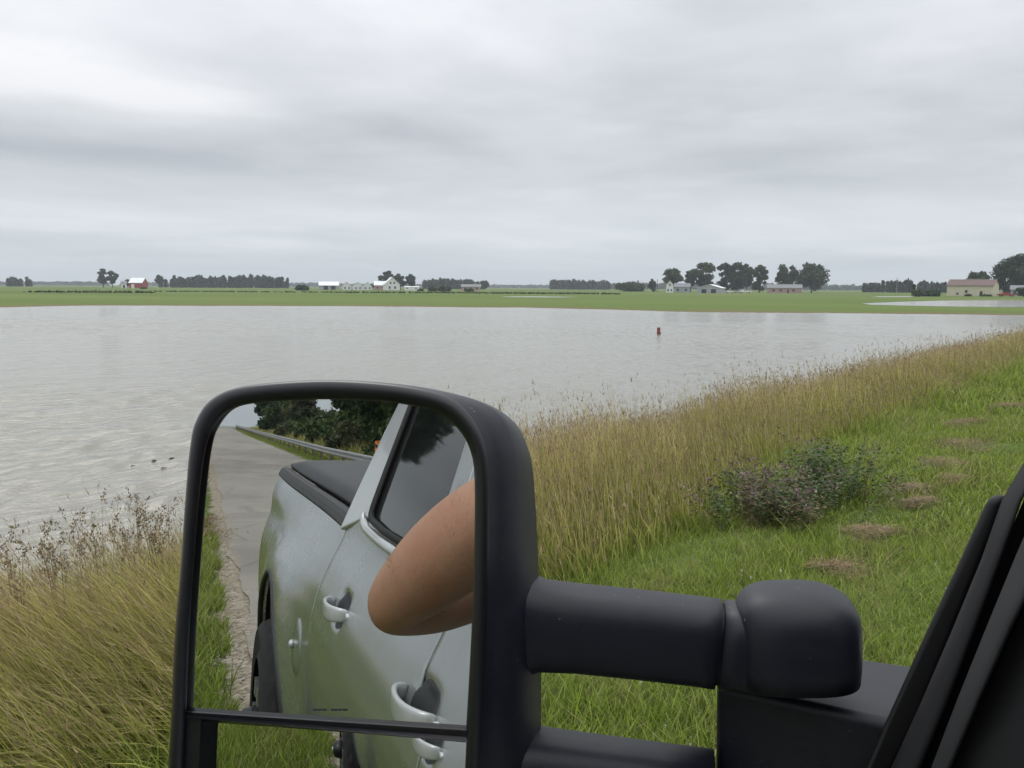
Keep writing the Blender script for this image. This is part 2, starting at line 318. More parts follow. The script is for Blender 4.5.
for k in range(54):
    lam = rw.uniform(.22, 1.3); an = R(118)+rw.normal(0, .42); am = .0052*lam**.8*rw.uniform(.4, 1); kk = 2*math.pi/lam
    ok = np.clip(1.4-RR*.0060*1.6/lam, 0, 1)
    wz += am*ok*np.sin(kk*(wx*math.cos(an)+wy*math.sin(an))+rw.uniform(0, 6.28)+.6*np.sin(wx*.13*rw.uniform(.5, 1.5)+wy*.11))
wz *= (.7+.5*np.clip(vn_(wx, wy), -1, 1))
o = fast_mesh('flood_water', np.stack([wx, wy, WZ+wz], -1).reshape(-1, 3), np.zeros((0, 3)), gridfaces(len(rr_), len(aa_)), M['water'], smooth=True); tag(o, kind='structure')
def pond(pxs, name='water'):
    pts = [on_z(x, y, -.785) for x, y in pxs]
    tag(mesh_obj(name, pts, [tuple(range(len(pts)))], M['water']), kind='structure')
pond([(862, 303.4), (900, 301.8), (950, 300.4), (1000, 300.2), (1090, 300.6), (1090, 308), (1024, 307.2), (960, 306.6), (905, 305.6), (870, 304.6)])
pond([(500, 296.4), (540, 296.4), (580, 297.0), (560, 297.4), (512, 297.1)])
pond([(872, 296.3), (915, 296.1), (912, 297.0), (880, 297.1)])

# ------------------------------------------------------------------ blades
def blades(n, xy, h, w, lean, seg=2, z0=None, dry=None, curve=1.6, twist=None):
    """returns V (n*(2seg+1)), tris, quads, attr"""
    x, y = xy; z = gz(x, y)-.01 if z0 is None else z0
    az = rng.uniform(0, 2*np.pi, n) if twist is None else twist
    side = np.stack([np.cos(az), np.sin(az), np.zeros(n)], 1)
    k = 2*seg+1; V = np.zeros((n, k, 3)); A = np.zeros((n, k, 4)); rnd = rng.uniform(0, 1, n)
    if dry is None: dry = np.zeros(n)
    base = np.stack([x, y, z], 1)
    for s in range(seg+1):
        t = s/seg
        c = base+np.stack([lean[:, 0]*t**curve, lean[:, 1]*t**curve, h*(t-.12*t*t*np.clip(np.hypot(lean[:, 0], lean[:, 1])/h, 0, 2))], 1)
        if s < seg:
            ww = (w*(1-.45*t))[:, None]*.5
            V[:, 2*s] = c-side*ww; V[:, 2*s+1] = c+side*ww; A[:, 2*s, 0] = A[:, 2*s+1, 0] = t
        else: V[:, 2*s] = c; A[:, 2*s, 0] = 1
    A[..., 1] = rnd[:, None]; A[..., 2] = dry[:, None]; A[..., 3] = 1
    o = (np.arange(n)*k)[:, None]
    q = np.concatenate([o+np.array([2*s, 2*s+1, 2*s+3, 2*s+2]) for s in range(seg-1)]) if seg > 1 else np.zeros((0, 4), int)
    t = o+np.array([2*seg-2, 2*seg-1, 2*seg])
    return V.reshape(-1, 3), t, q, A.reshape(-1, 4), V[:, 2*seg]
def merge(parts):
    V, T, Q, A, off = [], [], [], [], 0
    for p in parts:
        V.append(p[0]); T.append(p[1]+off); Q.append(p[2]+off); A.append(p[3]); off += len(p[0])
    return np.concatenate(V), np.concatenate(T), np.concatenate(Q), np.concatenate(A)
def vnoise(x, y, sc, seed=0):
    r = np.random.default_rng(seed); t = 0
    for k in range(5):
        a = r.uniform(0, 6.28); f = sc*(1.0+k*.7); t = t+np.sin((x*np.cos(a)+y*np.sin(a))*f+r.uniform(0, 6.28))/(1+.4*k)
    return t/2.6
patches = [(918, 497, .26), (918, 512, .20), (828, 583, .22), (862, 545, .24), (940, 468, .34), (968, 449, .40), (948, 487, .20), (1015, 410, .5), (968, 425, .40)]
pp = [on_z(px, py, -.22)[:2] for px, py, r in patches]
def lawn(n, x0, x1, y0, y1, h, w, seg=2):
    x = rng.uniform(x0, x1, n); y = rng.uniform(y0, y1, n)
    jag = .10*np.sin(x*3.1)+.08*np.sin(x*7.3)+rng.normal(0, .05, n)
    keep = y > np.where(x < 0, .36, .60)+jag
    nn = vnoise(x, y, 1.6, 1); n3 = vnoise(x, y, 5, 2)
    bare = (nn+n3 > 1.15) & (rng.uniform(0, 1, n) < .6)
    for (cx, cy), (_, _, r) in zip(pp, patches): keep &= ~((np.hypot((x-cx)/1.2, y-cy) < r*.8) & (rng.uniform(0, 1, n) < .75))
    keep &= ~bare; x, y = x[keep], y[keep]; n = len(x); nn = nn[keep]; n3 = n3[keep]
    edge = np.clip((y-3.0)/1.2, 0, 1)
    hh = h*rng.lognormal(0, .42, n)*(1+.5*nn)*(1+.9*edge)*np.interp(x, [0, 3, 6], [1.3, 1.3, 1]); a = rng.uniform(0, 6.28, n); l = hh*rng.uniform(.2, 1.0, n)
    dry = np.clip(.12+.34*np.clip(n3+.3*nn, 0, 1.5)+rng.normal(0, .18, n)+(rng.uniform(0, 1, n) < .08)*.7, 0, 1)
    return blades(n, (x, y), hh, w*rng.uniform(.7, 1.3, n), np.stack([np.cos(a)*l, np.sin(a)*l], 1), seg, dry=dry)
L = [lawn(135000, -1, 7.5, .6, 4.3, .058, .0070), lawn(80000, 7.5, 16, .6, 4.3, .062, .012), lawn(60000, 16, 45, .6, 4.4, .10, .022), lawn(40000, 45, 150, .6, 4.6, .12, .06, 1),
     lawn(45000, -14, -1, .3, 1.6, .08, .010), lawn(12000, -14, -1, 1.6, 4.3, .08, .02), lawn(10000, -80, -14, .5, 5, .12, .05, 1)]
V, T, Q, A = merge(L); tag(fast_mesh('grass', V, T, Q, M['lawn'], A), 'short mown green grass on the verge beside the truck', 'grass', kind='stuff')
# tall grass on the bank
def tall(n, x0, x1, w, dens_y=(3.75, 7.0), seg=3, hs=1.0, heads=3, hw=.006):
    x = rng.uniform(x0, x1, n); y = rng.uniform(*dens_y, n)
    lo = np.interp(x, [-2, 1, 4, 7, 9.5, 14], [3.8, 3.6, 3.35, 3.5, 3.95, 4.05])+.22*vnoise(x, y*0, .9, 5); keep = y > lo+rng.normal(0, .14, n); x, y = x[keep], y[keep]; n = len(x)
    k = vnoise(x, y, .8, 6); rise = np.clip((y-lo[keep])/1.0, .0, 1)
    hh = hs*(.34+.58*rise)*(1+.20*k+.10*vnoise(x, y, 2.6, 9))*rng.uniform(.5, 1.16, n); hh *= np.clip((7.6-y)/1.0, .5, 1)
    hh *= np.where(rng.uniform(0, 1, n) < .09, 1.28, 1); lx = np.where(x < 3.2, -.55, -.06)*hh+rng.normal(0, .13, n)*hh; ly = np.where(x < 3.2, .02, .10)*hh+rng.normal(0, .13, n)*hh
    dry = np.clip(.36+.40*k+rng.normal(0, .28, n)+.35*(rise-.6)+np.where(x < 3.0, .28, 0), 0, 1)
    leafy = rng.uniform(0, 1, n) < .45
    hh2 = np.where(leafy, hh*rng.uniform(.45, .8, n), hh); ww = np.where(leafy, w*1.5, w*.7); dry = np.where(leafy, dry*.45, dry)
    B = blades(n, (x, y), hh2, ww, np.stack([lx, ly], 1)*(1+leafy[:, None]*.5), seg, dry=dry)
    tips = B[4][~leafy]; nt_ = len(tips); S_ = []
    if heads and nt_:
        dirs = np.stack([lx[~leafy]*.9, ly[~leafy]*.9, hh[~leafy]*.8], 1); dirs /= np.linalg.norm(dirs, axis=1)[:, None]
        for q in range(heads):
            sel = rng.uniform(0, 1, nt_) < .42; p = (tips-dirs*rng.uniform(-.02, .12, nt_)[:, None]+rng.normal(0, .008, (nt_, 3)))[sel]; dirs_ = dirs[sel]; m_ = len(p)
            S_.append(blades(m_, (p[:, 0], p[:, 1]), rng.uniform(.03, .065, m_), hw*rng.uniform(.6, 1.2, m_), (dirs_[:, :2]*.05+rng.normal(0, .014, (m_, 2))), 1, z0=p[:, 2], dry=np.clip(rng.normal(.3, .35, m_), 0, 1)))
    return B, S_
TB, TS = [], []
for a in [(66000, -1.5, 5, .0078, (3.1, 7.2), 3, 1.0, 3, .0065), (62000, 5, 13, .0115, (3.1, 7.2), 3, 1.0, 3, .010), (48000, 13, 32, .021, (3.75, 7.4), 2, 1.0, 3, .018),
          (42000, 32, 90, .035, (3.75, 7.6), 2, 1.05, 2, .04), (14000, 90, 260, .12, (3.75, 7.8), 1, 1.15, 1, .12), (14000, -30, -1.5, .02, (3.9, 7.2), 2, 1.0, 1, .02)]:
    b_, s_ = tall(*a); TB.append(b_[:4]); TS += [q[:4] for q in s_]
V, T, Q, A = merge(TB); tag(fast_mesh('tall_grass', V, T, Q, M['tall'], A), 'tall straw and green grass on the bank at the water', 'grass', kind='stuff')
V, T, Q, A = merge(TS); tag(fast_mesh('grass_seed_heads', V, T, Q, M['seed'], A), 'brown seed heads on top of the tall bank grass', 'grass', kind='stuff')
# clover flower heads (tiny white dots)
n = 120; x = rng.uniform(1.5, 14, n); y = rng.uniform(.8, 3.6, n); B = [blades(n, (x, y), np.full(n, .011), np.full(n, .013), rng.normal(0, .004, (n, 2)), 1, z0=gz(x, y)+rng.uniform(.07, .11, n)) for _ in range(3)]
V, T, Q, A = merge([q[:4] for q in B]); M['clover'] = simple('white_clover', (.6, .6, .52), .8, .1); tag(fast_mesh('clover_flowers', V, T, Q, M['clover'], A), 'tiny white clover flowers dotted through the mown grass', 'flowers', kind='stuff')
# straw heaps
labs = ['largest brown heap of dry cut grass on the mown verge, upper half', 'tan heap of dry cut grass just in front of the pair in the verge middle', 'orange tan straw heap showing above the mirror pivot knob', 'thin scattered straw patch left of the verge middle',
        'flat dry straw patch beyond the brown pair of heaps', 'pale straw patch farther along the mown verge', 'small straw patch right behind the brown heap', 'faint dry patch farthest right at the frame edge', 'long thin straw streak far along the verge']
for (cx, cy), (_, _, r), lb in zip(pp, patches, labs):
    n = int(1900*r*2); sb = rng.integers(0, 5, n); bo = rng.normal(0, r*.45, (5, 2)); x = bo[sb, 0]*1.3+rng.normal(0, r*.42, n); y = bo[sb, 1]*.7+rng.normal(0, r*.32, n)
    z = gz(cx+x, cy+y)-gz(cx, cy)+np.clip(1-np.hypot(x/1.3, y)/r, 0, 1)*.025
    a = rng.uniform(0, 6.28, n); l = rng.uniform(.04, .11, n)
    B = blades(n, (x, y), rng.uniform(.003, .022, n), np.full(n, .005+.003*r), np.stack([np.cos(a)*l, np.sin(a)*l], 1), 2, z0=z+rng.uniform(0, .03, n), dry=rng.uniform(0, 1, n), curve=1)
    o = fast_mesh('straw_heap', B[0], B[1], B[2], M['straw'], B[3]); o.location = (cx, cy, float(gz(cx, cy))+.03); tag(o, lb, 'dry grass', 'straw heaps on the mown verge')
# weeds with dark seeds on the skyline of the bank
def dock(px, py, hgt, lab, dist_y=5.6, seed=0, w=.30):
    r = np.random.default_rng(seed); d = ray(px, py); t = dist_y/d[1]; tip = C0+d*t+np.array([0, 0, .10]); x, y = tip[0], dist_y
    base = float(gz(x, y)); h = max(.5, tip[2]-base); mb = []
    for s in range(9):
        a, rr = r.uniform(0, 6.28), r.uniform(.2, 1)*w
        top = np.array([math.cos(a)*rr-.08*h, math.sin(a)*rr*.6, h*r.uniform(.78, 1.0)]); n = 1
        mb.append(blades(1, (np.zeros(1), np.zeros(1)), np.array([top[2]]), np.array([.008]), np.array([[top[0], top[1]]]), 3, z0=np.zeros(1), dry=np.array([.4]), curve=1.2)[:4])
        for br in range(5):
            t0 = r.uniform(.62, .95); p0 = np.array([top[0]*t0**1.2, top[1]*t0**1.2, top[2]*t0]); bd = r.normal(0, 1, 3); bd[2] = abs(bd[2])+.8; bd /= np.linalg.norm(bd); bl = r.uniform(.06, .16)
            mb.append(blades(1, (p0[:1], p0[1:2]), np.array([bd[2]*bl]), np.array([.004]), np.array([[bd[0]*bl, bd[1]*bl]]), 1, z0=p0[2:3], dry=np.array([.5]), curve=1)[:4])
            k = 9; q = p0+bd*bl*r.uniform(.2, 1.05, k)[:, None]+r.normal(0, .008, (k, 3))
            mb.append(blades(k, (q[:, 0], q[:, 1]), np.full(k, .016), np.full(k, .013), r.normal(0, .008, (k, 2)), 1, z0=q[:, 2], dry=r.uniform(.3, 1, k))[:4])
    V, T, Q, A = merge(mb); A[:, 0] = np.clip(A[:, 0]+.3, 0, 1)
    o = fast_mesh('dock_weed', V, T, Q, M['docks'], A); o.location = (x, y, base); tag(o, lab, 'weed', 'seeding weeds in the tall bank grass')
for i, (px, py, dy, lb) in enumerate([(62, 528, 5.2, 'leftmost dark seeded weed above the grass at the left frame edge'), (18, 532, 5.0, 'low reddish seeded weed in the left frame corner'), (100, 502, 5.4, 'tallest open branching weed against the water, left of the mirror'),
        (140, 500, 5.5, 'bushy brown seeded weed just left of the mirror head'), (165, 498, 5.5, 'brown seeded weed touching the left side of the mirror head'), (560, 437, 5.6, 'dark seeded weed close to the right side of the mirror head'),
        (592, 428, 5.7, 'brown seeded weed a step right of the mirror head'), (645, 412, 5.8, 'dark weed on the bank skyline over the middle of the mirror arm'), (735, 392, 5.9, 'green topped weed on the skyline above the flowering clump'),
        (778, 383, 6.0, 'weed on the skyline behind the dark green clump'), (850, 366, 6.0, 'thick dark weed on the farther bank skyline'), (905, 356, 6.1, 'far dark weed on the bank skyline toward the barn')]):
    dock(px, py, 0, lb, dy, 30+i, .22 if px > 500 else .20)
def clump(px, py, w, h, lab, dry, seed, nst=70):
    r = np.random.default_rng(seed); c = on_z(px, py, -.24); x0, y0 = c[0], c[1]; mb, fl = [], []
    for s in range(nst):
        bx, by = r.normal(0, w*.30), r.normal(0, w*.24); hh = h*r.uniform(.55, 1.05)*math.exp(-(bx/w)**2*.6)
        l = np.array([bx*.35+r.normal(0, .07), by*.35+r.normal(0, .07)]); isdry = r.uniform() < dry
        mb.append(blades(1, (np.array([bx]), np.array([by])), np.array([hh]), np.array([.007]), l[None], 3, z0=np.zeros(1), dry=np.array([float(isdry)]), curve=1.2)[:4])
        k = 46; t = r.uniform(.2, 1, k); q = np.stack([bx+l[0]*t, by+l[1]*t, hh*t], 1)+r.normal(0, .035, (k, 3)); a = r.uniform(0, 6.28, k); ll = r.uniform(.02, .05, k)
        mb.append(blades(k, (q[:, 0], q[:, 1]), r.uniform(.0, .03, k), r.uniform(.018, .034, k), np.stack([np.cos(a)*ll, np.sin(a)*ll], 1), 2, z0=q[:, 2], dry=np.clip(r.normal(.85 if isdry else .1, .2, k), 0, 1), curve=1)[:4])
        k = 7 if isdry else 2; q = np.array([bx+l[0], by+l[1], hh])+r.normal(0, .03, (k, 3)); fd = r.uniform(0, 1, k)
        for _ in range(2): fl.append(blades(k, (q[:, 0], q[:, 1]), np.full(k, .022), np.full(k, .02), r.normal(0, .01, (k, 2)), 1, z0=q[:, 2], dry=fd)[:4])
    e = empty('flowering_weed', (x0, y0, float(gz(x0, y0)))); tag(e, lab, 'weed')
    V, T, Q, A = merge(mb); fast_mesh('leaves', V, T, Q, M['weedleaf'], A, e); V, T, Q, A = merge(fl); fast_mesh('flowers', V, T, Q, M['flower'], A, e)
clump(772, 522, .95, .44, 'brownish weed clump with dull pink flowers on the verge', .62, 3, 100)
clump(828, 502, .85, .54, 'dark blue green leafy weed clump right of the pink one', .08, 4, 80)

# ------------------------------------------------------------------ trees
def crown_cloud(r, clumps, n, leaf, up=.2):
    """leaf quads in clumps; clumps = [(centre, radii)]"""
    vol = np.array([c[1][0]*c[1][1]*c[1][2] for c in clumps])**.7; k = r.choice(len(clumps), n, p=vol/vol.sum())
    ce = np.array([c[0] for c in clumps])[k]; ra = np.array([c[1] for c in clumps])[k]
    d = r.normal(0, 1, (n, 3)); d /= np.linalg.norm(d, axis=1)[:, None]; rad = r.uniform(0, 1, n)**.45*(1+.12*r.normal(0, 1, n))
    c = ce+ra*d*rad[:, None]
    a = r.normal(0, 1, (n, 3)); a /= np.linalg.norm(a, axis=1)[:, None]; b = np.cross(a, r.normal(0, 1, (n, 3))); b /= np.linalg.norm(b, axis=1)[:, None]
    s = leaf*r.uniform(.5, 1.3, n)[:, None]
    V = np.stack([c-a*s-b*s*.6, c+a*s-b*s*.6, c+a*s+b*s*.6, c-a*s+b*s*.6], 1)
    A = np.ones((n, 4, 4)); A[..., 0] = r.uniform(0, 1, n)[:, None]; A[..., 1] = r.uniform(0, 1, len(clumps))[k][:, None]*.7+.3*r.uniform(0, 1, n)[:, None]; A[..., 2] = (r.uniform(0, 1, n) < .3)[:, None]*.7
    return V.reshape(-1, 3), (np.arange(n)*4)[:, None]+np.arange(4), A.reshape(-1, 4)
def mk_clumps(r, h, w, base, shape, k):
    out = []
    for i in range(k):
        t = r.uniform(0, 1); 
        if shape == 'round': prof = math.sin(math.pi*(.12+.80*t))**.6
        elif shape == 'cone': prof = (1-t)**.8+.1
        elif shape == 'column': prof = .75+.25*math.sin(math.pi*t)
        else: prof = (.55+.45*t)*(1-.5*max(0, t-.7)/.3)
        a = r.uniform(0, 6.28); rr = w/2*prof*r.uniform(.2, .95)
        cr = w*r.uniform(.09, .21)*(.6 if shape == 'cone' else 1)
        out.append(((math.cos(a)*rr, math.sin(a)*rr, base+(h-base-cr)*t+cr*.4), (cr, cr, cr*r.uniform(.65, 1.0))))
    return out
def tree(name, lab, loc, h, w, seed, shape='round', lm='leaf_far', n=1400, k=16, base=.25, group=None, cat='tree', leaf=None, trunk=True):
    r = np.random.default_rng(seed); e = empty(name, loc); tag(e, lab, cat, group)
    cl = mk_clumps(r, h, w, h*base, shape, int(k*1.5)); V, Q, A = crown_cloud(r, cl, int(n*1.5), leaf or h*.028)
    fast_mesh('crown', V, np.zeros((0, 3)), Q, M[lm], A, e)
    if trunk:
        mb = MB(); tr = h*.022; mb.tube([(0, 0, -.2), (h*.01, 0, h*base), (h*.005, h*.01, h*.7)], [tr*1.3, tr, tr*.35], 7)
        for c, ra in cl[:6]: mb.tube([(h*.01, 0, h*base*r.uniform(.7, 1.3)), tuple(np.array(c)*.6+np.array([0, 0, h*base*.4])), c], [tr*.45, tr*.3, tr*.12], 5)
        mb.build('trunk', M['bark'], e)
    return e
def gp(px, depth, z=-.8):
    p = at_depth(px, 300, depth); return (p[0], p[1], z)
def T_(px, w, top, bot, depth, lab, seed, shape='round', lm='leaf_far', name='tree', n=1300, k=15, base=.22, group=None, cat='tree', trunk=True):
    h = (bot-top)*depth/FOC; return tree(name, lab, gp(px, depth), h, w*depth/FOC, seed, shape, lm, n, k, base, group, cat, trunk=trunk)
yh = lambda x: 284+6*x/1024
def HP(px, top, depth): return (2.6*FOC/depth+yh(px)-top)*depth/FOC     # height from the pixel row of the top
def TT(px, w, top, depth, lab, seed, **k):
    h = HP(px, top, depth); return tree(k.pop('name', 'tree'), lab, gp(px, depth), h, w*1.12*depth/FOC, seed, leaf=max(h*.028, depth*.0010), **k)
g1 = 'farm trees along the horizon'
TT(104, 9, 269, 760, 'left tree of the tall pair beside the red barn', 11, shape='column', group=g1)
TT(113, 9, 271, 765, 'right tree of the tall pair beside the red barn', 12, shape='column', group=g1)
TT(128, 6, 280, 780, 'small dark tree behind the white end of the red barn', 13, lm='leaf_dark', group=g1, n=500)
TT(144, 6, 288, 560, 'low bush in the crop in front of the red barn', 14, lm='leaf_green', base=.0, trunk=False, cat='bush', name='bush', n=400)
TT(160, 7, 275.5, 900, 'leftmost taller tree of the long left woods', 15, lm='leaf_dark', group=g1)
TT(280, 9, 277.5, 900, 'separate tree at the right end of the left woods', 16, lm='leaf_dark', group=g1)
TT(303, 13, 285.5, 500, 'rounded bush in the field left of the long grey shed', 17, lm='leaf_dark', base=.0, trunk=False, cat='bush', name='bush')
TT(388, 15, 271.5, 700, 'large round dark tree behind the white gabled house', 18, lm='leaf_dark', group=g1, n=2200, k=24, base=.12)
TT(376, 9, 282, 700, 'short tree left of the white gabled house', 181, lm='leaf_dark', group=g1, n=700)
TT(400.5, 9, 274, 700, 'narrow dark tree right of the white gabled house', 19, shape='column', lm='leaf_dark', group=g1)
TT(412, 10, 274, 700, 'ragged flat topped tree behind the white trailer', 20, shape='vase', lm='leaf_dark', group=g1)
TT(433, 9, 287, 480, 'left bush of the pair in the field right of the trailer', 21, lm='leaf_pale', base=0, trunk=False, cat='bush', name='bush')
TT(445, 11, 286.5, 480, 'right darker bush of the pair in the field right of the trailer', 22, lm='leaf_green', base=0, trunk=False, cat='bush', name='bush')
TT(421, 5, 289, 480, 'smallest bush at the right end of the white trailer', 23, lm='leaf_green', base=0, trunk=False, cat='bush', name='bush', n=400)
TT(469, 9, 289, 480, 'low bush in front of the long low house', 24, lm='leaf_green', base=0, trunk=False, cat='bush', name='bush', n=400)
TT(485, 9, 281, 900, 'tree at the right end of the woods behind the low house', 25, lm='leaf_dark', group=g1, n=700)
TT(630, 24, 282, 620, 'broad green thicket left of the dark spired tree', 26, lm='leaf_green', base=0, trunk=False, cat='bush', name='bush', n=1800, k=24)
TT(652, 10, 279.5, 620, 'dark spired tree left of the white two storey house', 27, shape='cone', lm='leaf_dark', group=g1, base=.05)
TT(671.5, 19, 269.5, 560, 'umbrella shaped tree over the white two storey house', 28, lm='leaf_green', group=g1, n=2200, k=22, base=.35)
TT(690, 13, 271, 570, 'leaning tree just right of the white two storey house', 29, lm='leaf_far', group=g1, n=1500)
TT(703, 22, 262.5, 570, 'tall spreading tree behind the pale grey shed', 30, lm='leaf_far', group=g1, n=2600, k=26, base=.15)
TT(725, 15, 264, 560, 'left tree of the dense group of three right of the shed', 31, shape='column', lm='leaf_dark', group=g1, n=2200, base=.08, k=22)
TT(735, 18, 262.5, 570, 'middle tree of the dense group of three right of the shed', 32, lm='leaf_far', group=g1, n=2600, k=26, base=.08)
TT(746, 15, 263.5, 560, 'right tree of the dense group of three right of the shed', 33, shape='column', lm='leaf_far', group=g1, n=2000, base=.12, k=20)
TT(759, 15, 266, 560, 'lone open tree between the group of three and the pink house', 34, lm='leaf_green', group=g1, n=2000, k=20, base=.1)
TT(786, 20, 264.5, 560, 'left crown of the two broad trees over the pink house', 35, lm='leaf_green', group=g1, n=2600, k=24, base=.25)
TT(811, 28, 263, 555, 'broadest tree, right of the two over the pink house', 36, lm='leaf_far', group=g1, n=3600, k=32, base=.15)
TT(917, 12, 289, 330, 'low bush left of the scrub by the tan barn', 37, lm='leaf_pale', base=0, trunk=False, cat='bush', name='bush', n=500)
TT(932, 17, 291, 340, 'wide low scrub at the left end of the tan barn', 38, lm='leaf_dark', base=0, trunk=False, cat='bush', name='bush', n=900)
TT(913, 5, 284, 340, 'thin young sapling left of the tan barn', 39, shape='column', lm='leaf_pale', group=g1, n=250, k=6)
TT(977, 21, 272, 420, 'round green tree behind the tan barn roof', 40, lm='leaf_green', group=g1, n=2400, k=24, base=.2)
TT(1014, 38, 255.5, 400, 'large dark ragged tree right of the tan barn', 41, lm='leaf_dark', group=g1, n=5200, k=40, base=.06)
TT(1024, 13, 286, 330, 'green bush cut by the right frame edge near the red pickup', 42, lm='leaf_green', base=0, trunk=False, cat='bush', name='bush', n=900)
TT(968, 6, 294.5, 358, 'small bush at the foot of the tan barn wall, middle', 43, lm='leaf_dark', base=0, trunk=False, cat='bush', name='bush', n=250)
TT(986, 11, 298, 355, 'low hedge at the right foot of the tan barn wall', 44, lm='leaf_green', base=0, trunk=False, cat='bush', name='bush', n=350)
def woods(x0, x1, topf, depth, lab, seed, lm='leaf_dark', n=6000, spire=0.0, thick=60, leaf=None):
    r = np.random.default_rng(seed); a = np.array(gp(x0, depth)); b = np.array(gp(x1, depth)); L_ = np.linalg.norm(b-a); cl = []
    nt_ = int((x1-x0)*.9)+4
    for i in range(nt_):
        t = (i+r.uniform(0, 1))/nt_; p = a+(b-a)*t+np.append(FH*r.uniform(0, thick), 0); px = x0+(x1-x0)*t
        h = max(.25, HP(px, topf(px), depth))*(1+r.normal(0, .09)+.05*math.sin(px*.5)); w = L_/nt_*r.uniform(1.9, 3.2)
        if r.uniform() < spire: h *= 1.15; cl += [((p[0], p[1], p[2]+h*q), (w*.35*(1.05-q), w*.35*(1.05-q), h*.12)) for q in (.3, .5, .7, .88)]
        cl += [((p[0], p[1], p[2]+h*.72), (w*.45, w*.45, h*.28)), ((p[0], p[1], p[2]+h*.32), (w*.6, w*.6, h*.34))]
    V, Q, A = crown_cloud(r, cl, int(n*1.6), leaf or depth*.0014)
    tag(fast_mesh('woods', V, np.zeros((0, 3)), Q, M[lm], A), lab, 'woods', kind='stuff')
ff = lambda *p: (lambda x: float(np.interp(x, [q[0] for q in p], [q[1] for q in p])))
woods(160, 276, ff((160, 279), (180, 278), (200, 277.5), (262, 277), (276, 281)), 920, 'long dark woods on the left horizon', 74, n=16000, spire=.2)
woods(420, 483, ff((420, 281), (440, 280), (470, 281), (483, 283)), 950, 'dark woods behind the long low house', 52, n=8000)
woods(553, 612, ff((553, 281), (560, 280.5), (600, 282), (612, 283)), 1100, 'long blue dark woods left of the farm with the white house', 53, n=8000)
woods(886, 950, ff((886, 286), (895, 282), (915, 281), (950, 283)), 700, 'rounded dark woods left of the tan barn', 54, n=9000)
woods(-6, 9, ff((-6, 278), (4, 278.5), (9, 281)), 950, 'dark woods cut by the left frame edge', 55, n=2500)
woods(-40, 100, ff((-40, 282), (100, 282.5)), 2200, 'faint distant tree line at the far left horizon', 56, lm='leaf_far', n=5000)
woods(118, 330, ff((118, 283), (330, 283.5)), 2400, 'faint distant tree line behind the left farms', 57, lm='leaf_far', n=7000)
woods(330, 560, ff((330, 284.5), (560, 286)), 2600, 'faint distant tree line in the middle of the horizon', 58, lm='leaf_far', n=7000)
woods(600, 900, ff((600, 284), (760, 284), (830, 285), (900, 287)), 1700, 'blue distant woods behind the right farms', 59, lm='leaf_far', n=15000)
woods(940, 1100, ff((940, 284), (1100, 286)), 2000, 'distant tree line behind the tan barn', 60, lm='leaf_far', n=6000)
woods(20, 150, ff((20, 291.4), (80, 291.2), (150, 291.4)), 285, 'low dark weed strip across the crop at the left', 61, lm='leaf_pale', n=600, thick=8, leaf=.35)
woods(150, 620, ff((150, 291.8), (400, 292.0), (620, 293.2)), 340, 'low green field margin in front of the far farms', 62, lm='leaf_pale', n=2200, thick=25, leaf=.3)

